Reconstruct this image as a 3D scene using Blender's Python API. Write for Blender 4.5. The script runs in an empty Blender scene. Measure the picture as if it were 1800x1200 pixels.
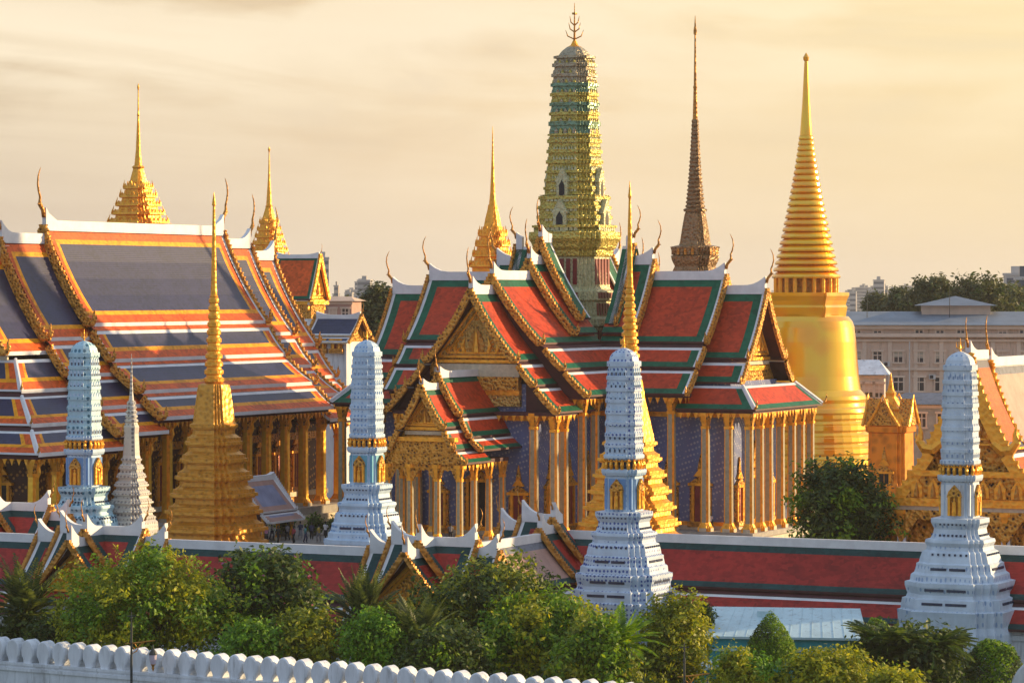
import bpy, math, random
import numpy as np
from mathutils import Vector, Matrix
R = math.radians
sc = bpy.context.scene
col = sc.collection
random.seed(7)
RNG = np.random.default_rng(11)

# ------------------------------------------------------------------ camera
FPX, HZ, CAMH = 5800.0, 510.0, 26.0          # focal length in photo pixels, horizon row, eye height
cam_d = bpy.data.cameras.new('camera')
cam = bpy.data.objects.new('camera', cam_d)
col.objects.link(cam)
cam.location = (0, 0, CAMH)
cam.rotation_euler = (R(90), 0, 0)
cam_d.sensor_width = 36
cam_d.lens = 36 * FPX / 1800
cam_d.shift_y = (HZ - 600) / 1800
cam_d.clip_start = 1
cam_d.clip_end = 30000
sc.camera = cam

# ------------------------------------------------------------------ light
SUN_AZ, SUN_EL = R(17.5), R(13.5)                 # azimuth from +X towards +Y
SD = Vector((math.cos(SUN_AZ) * math.cos(SUN_EL), math.sin(SUN_AZ) * math.cos(SUN_EL), math.sin(SUN_EL)))
sl = bpy.data.lights.new('sun', 'SUN')
sl.energy = 5.0
sl.angle = R(1.0)
sl.color = (1.0, 0.72, 0.38)
so = bpy.data.objects.new('sun', sl)
so.rotation_euler = SD.to_track_quat('Z', 'Y').to_euler()
col.objects.link(so)

sc.view_settings.view_transform = 'Standard'
sc.view_settings.look = 'None'
sc.view_settings.exposure = 0.55
sc.view_settings.gamma = 1

world = bpy.data.worlds.new('World')
sc.world = world
world.use_nodes = True
nt = world.node_tree
nt.nodes.clear()


def wn(t, **k):
    n = nt.nodes.new(t)
    for a, b in k.items():
        setattr(n, a, b)
    return n


def wl(a, b):
    nt.links.new(a, b)


def wmath(op, a, b=None, c=None, clamp=False):
    n = wn('ShaderNodeMath', operation=op, use_clamp=clamp)
    for i, x in enumerate((a, b, c)):
        if x is None:
            continue
        if isinstance(x, (int, float)):
            n.inputs[i].default_value = x
        else:
            wl(x, n.inputs[i])
    return n.outputs[0]


def wmix(fac, a, b, mode='MIX'):
    n = wn('ShaderNodeMix', data_type='RGBA', blend_type=mode)
    for i, x in ((0, fac), (6, a), (7, b)):
        if isinstance(x, (int, float)):
            n.inputs[i].default_value = x
        elif isinstance(x, tuple):
            n.inputs[i].default_value = (*x, 1)
        else:
            wl(x, n.inputs[i])
    return n.outputs[2]


def wramp(fac, stops):
    n = wn('ShaderNodeValToRGB')
    e = n.color_ramp.elements
    while len(e) < len(stops):
        e.new(0.5)
    for i, (p, c) in enumerate(stops):
        e[i].position = p
        e[i].color = (*c, 1) if len(c) == 3 else c
    wl(fac, n.inputs[0])
    return n.outputs[0]


tc = wn('ShaderNodeTexCoord')
sep = wn('ShaderNodeSeparateXYZ')
wl(tc.outputs['Generated'], sep.inputs[0])
X_, Y_, Z_ = sep.outputs
sky = wn('ShaderNodeTexSky', sky_type='NISHITA')
sky.sun_disc = False
sky.sun_elevation = SUN_EL
sky.sun_rotation = math.pi / 2 - SUN_AZ
sky.air_density = 1.6
sky.dust_density = 3.0
sky.ozone_density = 1.5
# long thin evening clouds, laid out by sky direction
# a second, puffier layer
cm2 = wn('ShaderNodeCombineXYZ')
wl(wmath('MULTIPLY', X_, 9.0), cm2.inputs[0])
wl(wmath('MULTIPLY', Y_, 3.0), cm2.inputs[1])
wl(wmath('MULTIPLY_ADD', Z_, 30.0, 4.3), cm2.inputs[2])
n3 = wn('ShaderNodeTexNoise', noise_dimensions='3D')
n3.inputs['Scale'].default_value = 1.25
n3.inputs['Detail'].default_value = 8
n3.inputs['Roughness'].default_value = 0.52
n3.inputs['Distortion'].default_value = 0.35
wl(cm2.outputs[0], n3.inputs['Vector'])
cmb = wn('ShaderNodeCombineXYZ')
wl(wmath('MULTIPLY', X_, 3.2), cmb.inputs[0])
wl(wmath('MULTIPLY', Y_, 3.2), cmb.inputs[1])
zs = wmath('ADD', wmath('MULTIPLY', Z_, 42.0), wmath('MULTIPLY', X_, 3.0))
wl(zs, cmb.inputs[2])
n1 = wn('ShaderNodeTexNoise', noise_dimensions='3D')
n1.inputs['Scale'].default_value = 1.5
n1.inputs['Detail'].default_value = 7
n1.inputs['Roughness'].default_value = 0.55
n1.inputs['Distortion'].default_value = 0.7
wl(cmb.outputs[0], n1.inputs['Vector'])
n2 = wn('ShaderNodeTexNoise', noise_dimensions='3D')
n2.inputs['Scale'].default_value = 0.55
n2.inputs['Detail'].default_value = 3
wl(cmb.outputs[0], n2.inputs['Vector'])
streak = wramp(n1.outputs[0], [(0.42, (0, 0, 0)), (0.62, (1, 1, 1))])
soft = wramp(n2.outputs[0], [(0.3, (0, 0, 0)), (0.7, (1, 1, 1))])
hgt = wmath('MULTIPLY', Z_, 11.0, clamp=True)            # 0 at the horizon, 1 five degrees up
base = wramp(hgt, [(0.0, (10.4, 8.6, 6.6)), (0.25, (9.9, 7.9, 5.6)), (0.6, (9.7, 7.5, 4.8)), (1.0, (9.9, 7.6, 4.6))])
side = wmath('MULTIPLY_ADD', X_, 3.1, 0.5, clamp=True)   # towards the low sun on the right
sidec = wramp(side, [(0.0, (0.77, 0.79, 0.85)), (0.5, (1.03, 1.01, 0.96)), (1.0, (1.02, 0.97, 0.80))])
warm = wmix(1.0, base, sidec, 'MULTIPLY')
bright = wramp(hgt, [(0.0, (0.1, 0.1, 0.1)), (0.45, (0.25, 0.25, 0.25)), (0.9, (1, 1, 1))])
cl_f = wmath('MULTIPLY', wmath('MULTIPLY', streak, soft), bright)
warm = wmix(wmath('MULTIPLY', cl_f, 1.0), warm, (11.4, 9.9, 7.4))
gry = wmath('MULTIPLY', wmath('SUBTRACT', 1.0, soft), 0.55)
warm = wmix(gry, warm, (7.6, 6.1, 4.4))
puff = wramp(n3.outputs[0], [(0.46, (0, 0, 0)), (0.60, (1, 1, 1))])
undr = wramp(n3.outputs[0], [(0.36, (1, 1, 1)), (0.47, (0, 0, 0))])
warm = wmix(wmath('MULTIPLY', wmath('MULTIPLY', puff, bright), 0.62), warm, (11.5, 9.9, 7.3))
warm = wmix(wmath('MULTIPLY', wmath('MULTIPLY', undr, bright), 0.55), warm, (7.5, 6.2, 4.8))
glow = wmath('MULTIPLY', wmath('MULTIPLY_ADD', X_, 5.0, 0.1, clamp=True), wmath('MULTIPLY_ADD', hgt, 0.9, 0.1))
warm = wmix(wmath('MULTIPLY', glow, 0.65), warm, (11.7, 9.7, 5.4))
front = wmath('MULTIPLY', wmath('MULTIPLY_ADD', Y_, 1.6, 0.15, clamp=True),
              wmath('MULTIPLY_ADD', Z_, -2.4, 1.3, clamp=True))
cool = wmix(0.35, (6.2, 7.8, 10.6), sky.outputs[0])
allc = wmix(front, cool, warm)
bgn = wn('ShaderNodeBackground')
wl(allc, bgn.inputs[0])
bgn.inputs[1].default_value = 0.066
wo = wn('ShaderNodeOutputWorld')
wl(bgn.outputs[0], wo.inputs[0])

# ------------------------------------------------------------------ helpers: materials
MAT = {}


def rgb(h):
    return tuple(((int(h[i:i + 2], 16) / 255) ** 2.2) for i in (0, 2, 4))


def newmat(name):
    m = bpy.data.materials.new(name)
    m.use_nodes = True
    MAT[name] = m
    return m, m.node_tree, m.node_tree.nodes['Principled BSDF']


def ramp_node(t, fac, stops):
    n = t.nodes.new('ShaderNodeValToRGB')
    e = n.color_ramp.elements
    while len(e) < len(stops):
        e.new(0.5)
    for i, (p, c) in enumerate(stops):
        e[i].position = p
        e[i].color = (*c, 1)
    t.links.new(fac, n.inputs[0])
    return n.outputs[0]


def coords(t, scale=(1, 1, 1), kind='Object'):
    c = t.nodes.new('ShaderNodeNewGeometry')
    mp = t.nodes.new('ShaderNodeMapping')
    mp.inputs['Scale'].default_value = scale
    t.links.new(c.outputs['Position'], mp.inputs[0])
    return mp.outputs[0]


def noise(t, vec, scale, detail=4, rough=0.55):
    n = t.nodes.new('ShaderNodeTexNoise')
    n.inputs['Scale'].default_value = scale
    n.inputs['Detail'].default_value = detail
    n.inputs['Roughness'].default_value = rough
    if vec is not None:
        t.links.new(vec, n.inputs['Vector'])
    return n.outputs[0]


def voro(t, vec, scale, feature='F1', out='Distance'):
    n = t.nodes.new('ShaderNodeTexVoronoi')
    n.feature = feature
    n.inputs['Scale'].default_value = scale
    t.links.new(vec, n.inputs['Vector'])
    return n.outputs[out]


def bump(t, b, h, strength, dist=0.1):
    n = t.nodes.new('ShaderNodeBump')
    n.inputs['Strength'].default_value = strength
    n.inputs['Distance'].default_value = dist
    t.links.new(h, n.inputs['Height'])
    t.links.new(n.outputs[0], b.inputs['Normal'])


def paint(name, c, var=0.16, rough=0.6, scale=0.7, metal=0.0, bmp=0.0, streaks=False, spec=0.5):
    """a weathered painted surface: colour wanders lighter and darker"""
    m, t, b = newmat(name)
    v = coords(t, (1, 1, 0.25) if streaks else (1, 1, 1))
    f = noise(t, v, scale, 6, 0.65)
    lo = tuple(x * (1 - var * 1.6) for x in c)
    hi = tuple(min(1, x * (1 + var)) for x in c)
    o = ramp_node(t, f, [(0.3, lo), (0.55, c), (0.75, hi)])
    if streaks:                            # rain streaks and mould running down from ledges
        g = noise(t, coords(t, (1.6, 1.6, 0.22)), 1.1, 7, 0.7)
        mk = ramp_node(t, g, [(0.54, (1, 1, 1)), (0.72, (0.50, 0.49, 0.47))])
        mm_ = t.nodes.new('ShaderNodeMix')
        mm_.data_type = 'RGBA'
        mm_.blend_type = 'MULTIPLY'
        mm_.inputs[0].default_value = 1
        t.links.new(o, mm_.inputs[6])
        t.links.new(mk, mm_.inputs[7])
        o = mm_.outputs[2]
    t.links.new(o, b.inputs['Base Color'])
    b.inputs['Roughness'].default_value = rough
    b.inputs['Metallic'].default_value = metal
    b.inputs['Specular IOR Level'].default_value = spec
    if bmp:
        bump(t, b, noise(t, coords(t), 9, 4), bmp, 0.05)
    return m


def tiles(name, c, var=0.26, rough=0.5, spec=0.22):
    """glazed roof tiles: fine courses and single tiles of slightly different colour"""
    m, t, b = newmat(name)
    v = coords(t, (1, 1, 1))
    cell = voro(t, coords(t, (2.6, 2.6, 3.6)), 1.0, 'F1', 'Color')
    sepc = t.nodes.new('ShaderNodeSeparateColor')
    t.links.new(cell, sepc.inputs[0])
    big = noise(t, coords(t, (0.35, 0.35, 0.12)), 1.0, 5, 0.6)
    mx = t.nodes.new('ShaderNodeMath')
    mx.operation = 'MULTIPLY_ADD'
    t.links.new(sepc.outputs[0], mx.inputs[0])
    mx.inputs[1].default_value = 0.42
    t.links.new(big, mx.inputs[2])
    lo = tuple(x * (1 - var * 1.3) for x in c)
    hi = tuple(min(1, x * (1 + var)) for x in c)
    o = ramp_node(t, mx.outputs[0], [(0.42, lo), (0.68, c), (0.95, hi)])
    t.links.new(o, b.inputs['Base Color'])
    b.inputs['Roughness'].default_value = rough
    b.inputs['Specular IOR Level'].default_value = spec
    w = t.nodes.new('ShaderNodeTexWave')
    w.bands_direction = 'Z'
    w.inputs['Scale'].default_value = 1.6
    t.links.new(v, w.inputs['Vector'])
    bump(t, b, w.outputs[1], 0.10, 0.05)
    return m


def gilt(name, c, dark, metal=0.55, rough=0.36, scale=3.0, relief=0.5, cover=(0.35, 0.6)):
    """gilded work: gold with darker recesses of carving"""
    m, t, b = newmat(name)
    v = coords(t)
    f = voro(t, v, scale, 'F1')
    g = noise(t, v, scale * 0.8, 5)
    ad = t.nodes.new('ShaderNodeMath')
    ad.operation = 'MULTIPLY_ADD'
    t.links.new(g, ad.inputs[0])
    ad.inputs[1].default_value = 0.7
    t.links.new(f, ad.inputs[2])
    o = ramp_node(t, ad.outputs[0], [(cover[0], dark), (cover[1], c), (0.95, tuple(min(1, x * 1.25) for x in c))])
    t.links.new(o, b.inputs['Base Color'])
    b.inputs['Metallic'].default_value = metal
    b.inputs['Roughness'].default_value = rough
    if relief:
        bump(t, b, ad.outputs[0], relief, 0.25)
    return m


RED = (0.46, 0.046, 0.012)
GREEN = (0.006, 0.105, 0.052)
tiles('tile_red', RED)
tiles('tile_green', GREEN)
tiles('tile_wine', (0.33, 0.023, 0.016))
tiles('tile_darkgreen', (0.012, 0.050, 0.048))
tiles('tile_orange', (0.66, 0.10, 0.012))
tiles('tile_yellow', (0.85, 0.32, 0.006))
tiles('tile_navy', (0.019, 0.020, 0.062), 0.28, 0.42, 0.5)
tiles('tile_grey', (0.16, 0.17, 0.20), 0.2, 0.6)
paint('plaster', (0.72, 0.74, 0.76), 0.17, 0.6, 0.9, streaks=True)
paint('plaster_warm', (0.62, 0.54, 0.45), 0.14, 0.7, 0.6, streaks=True)
paint('ridge_white', (0.77, 0.76, 0.75), 0.10, 0.5, 0.6, bmp=0.1)
paint('maroon', (0.075, 0.014, 0.016), 0.3, 0.6)
paint('dark', (0.012, 0.010, 0.012), 0.3, 0.6)
paint('glass_dark', (0.03, 0.03, 0.04), 0.3, 0.15)
paint('red_lacquer', (0.24, 0.022, 0.022), 0.25, 0.45)
paint('cream', (0.62, 0.52, 0.36), 0.15, 0.55, 2.0)
paint('stone', (0.36, 0.33, 0.29), 0.2, 0.8, 1.2)
paint('paving', (0.30, 0.27, 0.24), 0.25, 0.85, 0.4)
paint('pillar_white', (0.40, 0.345, 0.225), 0.18, 0.35, 3.0)
paint('teal', (0.02, 0.30, 0.34), 0.15, 0.5)
paint('roof_sheet', (0.50, 0.66, 0.69), 0.10, 0.45, 0.5, streaks=True)
paint('iron', (0.035, 0.04, 0.035), 0.3, 0.5)
paint('bark', (0.085, 0.062, 0.045), 0.35, 0.9, 3.0, bmp=0.5)
paint('facade', (0.60, 0.43, 0.32), 0.12, 0.8, 0.35, streaks=True)
paint('facade_trim', (0.66, 0.50, 0.38), 0.10, 0.8, 0.5)
paint('slate_roof', (0.20, 0.23, 0.27), 0.15, 0.6, 0.4)
paint('pink_roof', (0.44, 0.245, 0.19), 0.15, 0.6)
paint('flower_pink', (0.55, 0.12, 0.30), 0.3, 0.8, 8)
gilt('gold', (0.78, 0.35, 0.028), (0.26, 0.085, 0.008), 0.45, 0.38, 2.2, 0.25, (0.1, 0.5))
gilt('gold_smooth', (1.0, 0.45, 0.008), (0.93, 0.39, 0.007), 0.45, 0.24, 0.35, 0.0, (0.2, 0.7))
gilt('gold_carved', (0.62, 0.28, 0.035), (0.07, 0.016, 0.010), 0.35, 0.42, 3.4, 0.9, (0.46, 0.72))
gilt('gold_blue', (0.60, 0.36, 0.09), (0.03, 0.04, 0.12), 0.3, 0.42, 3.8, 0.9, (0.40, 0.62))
gilt('gold_deep', (0.46, 0.20, 0.028), (0.12, 0.042, 0.008), 0.4, 0.42, 2.6, 0.6, (0.25, 0.6))
gilt('gold_orange', (0.74, 0.26, 0.02), (0.42, 0.12, 0.008), 0.45, 0.33, 1.0, 0.1, (0.2, 0.7))
gilt('gold_bright', (0.92, 0.46, 0.04), (0.55, 0.22, 0.02), 0.55, 0.32, 2.2, 0.15, (0.1, 0.45))
gilt('gold_shaded', (0.56, 0.255, 0.026), (0.20, 0.075, 0.010), 0.4, 0.38, 2.0, 0.3, (0.2, 0.6))  # gold darkened to stand in for the shadow on the left stupa
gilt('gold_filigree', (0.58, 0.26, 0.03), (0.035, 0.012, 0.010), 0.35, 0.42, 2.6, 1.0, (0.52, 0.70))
gilt('olive_mosaic', (0.47, 0.37, 0.075), (0.15, 0.17, 0.05), 0.35, 0.34, 3.5, 0.6, (0.3, 0.65))
gilt('green_mosaic', (0.16, 0.25, 0.15), (0.03, 0.13, 0.11), 0.35, 0.3, 2.2, 0.5, (0.3, 0.65))
gilt('grey_mosaic', (0.36, 0.29, 0.18), (0.15, 0.14, 0.10), 0.35, 0.35, 3.5, 0.5, (0.3, 0.65))
gilt('brown_gilt', (0.26, 0.155, 0.07), (0.07, 0.04, 0.022), 0.4, 0.36, 3.0, 0.8, (0.3, 0.62))
gilt('sage_mosaic', (0.46, 0.43, 0.23), (0.22, 0.22, 0.11), 0.1, 0.4, 4.0, 0.4, (0.3, 0.65))


def dotted(name, c, dot, scale, size=0.30, fade=0.08, turn=(0, 0, 26)):
    """porcelain mosaic: rows of small dark florets on a pale ground"""
    m, t, b = newmat(name)
    v = coords(t, scale)
    v.node.inputs['Rotation'].default_value = tuple(R(a) for a in turn)
    vo = t.nodes.new('ShaderNodeTexVoronoi')
    vo.inputs['Scale'].default_value = 1.0
    vo.inputs['Randomness'].default_value = 0.15
    t.links.new(v, vo.inputs['Vector'])
    g = ramp_node(t, noise(t, coords(t, (1, 1, 0.3)), 1.2, 5), [(0.3, tuple(x * 0.78 for x in c)), (0.7, c)])
    mk = ramp_node(t, vo.outputs['Distance'], [(size, (1, 1, 1)), (size + fade, (0, 0, 0))])
    mx = t.nodes.new('ShaderNodeMix')
    mx.data_type = 'RGBA'
    t.links.new(mk, mx.inputs[0])
    t.links.new(g, mx.inputs[6])
    mx.inputs[7].default_value = (*dot, 1)
    t.links.new(mx.outputs[2], b.inputs['Base Color'])
    b.inputs['Roughness'].default_value = 0.42
    bump(t, b, vo.outputs['Distance'], 0.3, 0.05)
    return m


dotted('porcelain_blue', (0.60, 0.70, 0.82), (0.05, 0.10, 0.34), (3.0, 3.0, 2.7), 0.27)
dotted('porcelain_aqua', (0.48, 0.70, 0.78), (0.05, 0.18, 0.26), (2.2, 2.2, 1.9), 0.29)
dotted('porcelain_sky', (0.55, 0.70, 0.84), (0.16, 0.32, 0.56), (2.8, 2.8, 2.4), 0.22)
dotted('porcelain_ice', (0.64, 0.72, 0.80), (0.28, 0.38, 0.54), (2.6, 2.6, 1.2), 0.20)
dotted('shell_grey', (0.60, 0.57, 0.51), (0.22, 0.20, 0.20), (2.6, 2.6, 2.6), 0.29)
dotted('wall_blue', (0.15, 0.19, 0.40), (0.36, 0.38, 0.46), (2.6, 2.6, 2.6), 0.27, 0.08, (45, 0, 26))
dotted('wall_red_gold', (0.085, 0.022, 0.012), (0.50, 0.24, 0.04), (2.0, 2.0, 2.0), 0.26, 0.08, (0, 45, 26))
paint('violet_tile', (0.24, 0.25, 0.36), 0.2, 0.5)
paint('panel_blue', (0.16, 0.32, 0.60), 0.15, 0.4)
paint('panel_teal', (0.15, 0.45, 0.58), 0.15, 0.4)


def leafmat(name, a, b2, c, trans=0.45):
    m, t, b = newmat(name)
    g = t.nodes.new('ShaderNodeNewGeometry')
    o = ramp_node(t, g.outputs['Random Per Island'], [(0.0, a), (0.5, b2), (1.0, c)])
    big = noise(t, coords(t), 0.9, 4)
    mul = ramp_node(t, big, [(0.32, (0.55, 0.62, 0.62)), (0.66, (1.18, 1.12, 1.0))])
    mx = t.nodes.new('ShaderNodeMix')
    mx.data_type = 'RGBA'
    mx.blend_type = 'MULTIPLY'
    mx.inputs[0].default_value = 1
    t.links.new(o, mx.inputs[6])
    t.links.new(mul, mx.inputs[7])
    t.links.new(mx.outputs[2], b.inputs['Base Color'])
    b.inputs['Roughness'].default_value = 0.55
    tr = t.nodes.new('ShaderNodeBsdfTranslucent')
    t.links.new(mx.outputs[2], tr.inputs[0])
    ms = t.nodes.new('ShaderNodeMixShader')
    ms.inputs[0].default_value = trans
    t.links.new(b.outputs[0], ms.inputs[1])
    t.links.new(tr.outputs[0], ms.inputs[2])
    t.links.new(ms.outputs[0], t.nodes['Material Output'].inputs[0])
    return m


leafmat('leaf_yellow', (0.16, 0.22, 0.006), (0.40, 0.43, 0.008), (0.62, 0.55, 0.012))
leafmat('leaf_green', (0.07, 0.16, 0.008), (0.18, 0.34, 0.010), (0.33, 0.47, 0.014))
leafmat('leaf_dark', (0.026, 0.058, 0.012), (0.070, 0.125, 0.017), (0.17, 0.22, 0.03))
leafmat('leaf_bright', (0.08, 0.20, 0.010), (0.16, 0.36, 0.014), (0.28, 0.46, 0.02))
leafmat('leaf_olive', (0.10, 0.15, 0.010), (0.26, 0.31, 0.014), (0.48, 0.46, 0.02))
leafmat('leaf_far', (0.055, 0.075, 0.022), (0.10, 0.12, 0.032), (0.17, 0.16, 0.05))
leafmat('leaf_palm', (0.04, 0.065, 0.014), (0.09, 0.125, 0.022), (0.18, 0.21, 0.035))

_b = MAT['gold_smooth'].node_tree.nodes['Principled BSDF']      # glass-faced gold mosaic: a clear glaze over the leaf
_b.inputs['Coat Weight'].default_value = 1.0
_b.inputs['Coat Roughness'].default_value = 0.13
_t = MAT['gold_smooth'].node_tree
_v = _t.nodes.new('ShaderNodeTexVoronoi')
_v.inputs['Scale'].default_value = 5.0
_t.links.new(coords(_t), _v.inputs['Vector'])
_bp = _t.nodes.new('ShaderNodeBump')
_bp.inputs['Strength'].default_value = 0.10
_bp.inputs['Distance'].default_value = 0.02
_t.links.new(_v.outputs['Distance'], _bp.inputs['Height'])
_t.links.new(_bp.outputs[0], _b.inputs['Normal'])

# ------------------------------------------------------------------ helpers: meshes


class MB:
    def __init__(self):
        self.v, self.f, self.m, self.mats = [], [], [], []

    def mi(self, mat):
        if mat not in self.mats:
            self.mats.append(mat)
        return self.mats.index(mat)

    def add(self, verts, faces, mat):
        o = len(self.v)
        k = self.mi(mat)
        self.v.extend(tuple(p) for p in verts)
        for f in faces:
            self.f.append([i + o for i in f])
            self.m.append(k)

    def box(self, x0, x1, y0, y1, z0, z1, mat, tf=None):
        vs = [(x, y, z) for z in (z0, z1) for y in (y0, y1) for x in (x0, x1)]
        if tf:
            vs = [tf(*p) for p in vs]
        self.add(vs, [(0, 2, 3, 1), (4, 5, 7, 6), (0, 1, 5, 4), (2, 6, 7, 3), (0, 4, 6, 2), (1, 3, 7, 5)], mat)

    def prism(self, pts, vec, mat):
        """polygon pts extruded by vec"""
        n = len(pts)
        a = [Vector(p) for p in pts]
        b = [p + Vector(vec) for p in a]
        fs = [list(range(n))[::-1], list(range(n, 2 * n))]
        fs += [(i, (i + 1) % n, n + (i + 1) % n, n + i) for i in range(n)]
        self.add(a + b, fs, mat)

    def tube(self, pts, rad, mat, n=6, cap=True):
        P = [Vector(p) for p in pts]
        if not hasattr(rad, '__len__'):
            rad = [rad] * len(P)
        vs = []
        ref = None
        for i, p in enumerate(P):
            d = (P[min(i + 1, len(P) - 1)] - P[max(i - 1, 0)]).normalized()
            if ref is None:
                ref = Vector((0, 0, 1)) if abs(d.z) < 0.8 else Vector((1, 0, 0))
            s = d.cross(ref).normalized()
            ref = s.cross(d).normalized()
            for k in range(n):
                a = 2 * math.pi * k / n
                vs.append(p + (s * math.cos(a) + ref * math.sin(a)) * rad[i])
        fs = []
        for i in range(len(P) - 1):
            for k in range(n):
                k2 = (k + 1) % n
                fs.append((i * n + k, i * n + k2, (i + 1) * n + k2, (i + 1) * n + k))
        if cap:
            fs.append(tuple(range(n))[::-1])
            fs.append(tuple(range((len(P) - 1) * n, len(P) * n)))
        self.add(vs, fs, mat)

    def stack(self, outline, levels, cx=0, cy=0, cap=True):
        """sweep a unit outline up through (z, half, material) levels"""
        n = len(outline)
        for i in range(len(levels) - 1):
            z0, h0, _ = levels[i]
            z1, h1, mt = levels[i + 1]
            vs = [(cx + x * h0, cy + y * h0, z0) for x, y in outline] + [(cx + x * h1, cy + y * h1, z1) for x, y in outline]
            self.add(vs, [(k, (k + 1) % n, n + (k + 1) % n, n + k) for k in range(n)], mt)
        if cap:
            z, h, mt = levels[-1]
            self.add([(cx + x * h, cy + y * h, z) for x, y in outline], [tuple(range(n))], mt)

    def build(self, name, parent=None, smooth=False, link=True):
        me = bpy.data.meshes.new(name)
        me.from_pydata([tuple(p) for p in self.v], [], self.f)
        for m in self.mats:
            me.materials.append(MAT[m])
        me.polygons.foreach_set('material_index', self.m)
        if smooth:
            me.polygons.foreach_set('use_smooth', [True] * len(self.f))
        me.update()
        o = bpy.data.objects.new(name, me)
        if link:
            col.objects.link(o)
        if parent is not None:
            o.parent = parent
        return o


def root(name, label, cat, loc, rot=0.0, group=None):
    o = bpy.data.objects.new(name, None)
    o.empty_display_size = 1
    col.objects.link(o)
    o.location = loc
    o.rotation_euler = (0, 0, rot)
    tag(o, label, cat, group)
    return o


def tag(o, label, cat, group=None):
    o['label'] = label
    o['category'] = cat
    if group:
        o['group'] = group
    return o


def copy_obj(o, parent=None):
    c = o.copy()
    col.objects.link(c)
    if parent is not None:
        c.parent = parent
    return c


def copy_tree(o, parent=None):
    c = copy_obj(o, parent)
    for ch in list(o.children):
        copy_tree(ch, c)
    return c


def pix(px, py, Y):
    return Vector(((px - 900) * Y / FPX, Y, CAMH - (py - HZ) * Y / FPX))


def zpix(py, Y):
    return CAMH - (py - HZ) * Y / FPX


GRID = R(-26)                                  # every temple building stands on one grid
BX, BY = math.cos(GRID), math.sin(GRID)        # local +x in the world (towards the right and nearer)
FLOOR = 1.0                                    # temple terrace
STREET = -4.5


def redent(n, d):
    q = [(1, -(1 - n * d)), (1, 1 - n * d)]
    x, y = 1.0, 1 - n * d
    for i in range(n):
        x -= d
        q.append((x, y))
        y += d
        q.append((x, y))
    q = q[:-1]
    pts = []
    for k in range(4):
        c, s = [(1, 0), (0, 1), (-1, 0), (0, -1)][k]
        for (a, b) in q[1:] if False else q:
            pts.append((a * c - b * s, a * s + b * c))
    out = []
    for p in pts:
        if not out or (abs(p[0] - out[-1][0]) + abs(p[1] - out[-1][1])) > 1e-6:
            out.append(p)
    return out


def spread(outline, rot):
    """half silhouette width of a unit outline turned by rot"""
    c, s = math.cos(rot), math.sin(rot)
    return max(x * c - y * s for x, y in outline)


CIRC = [(math.cos(2 * math.pi * k / 40), math.sin(2 * math.pi * k / 40)) for k in range(40)]
RED3, RED4, RED2, PILLAR = redent(3, 0.13), redent(4, 0.10), redent(2, 0.16), redent(2, 0.23)


def sil(prof, Y, outline, rot=GRID):
    """(row, half width, material) in photo pixels -> (z, half, material) in metres, bottom first"""
    k = Y / FPX / spread(outline, rot)
    return sorted([(zpix(y, Y), h * k, m) for y, h, m in prof], key=lambda q: q[0])


def moulded(prof, n_per, lip, Y=None):
    """break each straight run of a silhouette into n_per little courses with a projecting lip"""
    out = []
    for i in range(len(prof) - 1):
        (z0, h0, _), (z1, h1, m) = prof[i], prof[i + 1]
        n = max(1, int(round((z1 - z0) / n_per)))
        for k in range(n):
            a, b = k / n, (k + 1) / n
            za, zb = z0 + (z1 - z0) * a, z0 + (z1 - z0) * b
            ha, hb = h0 + (h1 - h0) * a, h0 + (h1 - h0) * b
            d = zb - za
            out += [(za, ha, m), (za + d * 0.62, ha + (hb - ha) * 0.5, m), (za + d * 0.64, ha + lip, m), (za + d * 0.97, ha + lip, m)]
    out.append(prof[-1])
    return out
# ------------------------------------------------------------------ helpers: temple roofs
STY_RED = dict(field='tile_red', bands=['ridge_white', 'tile_green'], w=[0.34, 0.85], low=['tile_green'], loww=[0.75], fascia='maroon', barge='gold_carved', end='maroon')
STY_GAL = dict(field='tile_wine', bands=['ridge_white', 'tile_darkgreen'], w=[0.30, 0.75], low=['tile_darkgreen'], loww=[0.6], fascia='maroon', barge='gold_deep', end='maroon')
STY_UBO = dict(field='tile_navy', bands=['ridge_white', 'tile_orange', 'tile_yellow'], w=[0.40, 0.85, 0.5], low=['tile_orange', 'tile_yellow'], loww=[1.0, 0.5], fascia='ridge_white', barge='gold_carved', end='maroon', thick=.30, riser='tile_orange')


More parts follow.
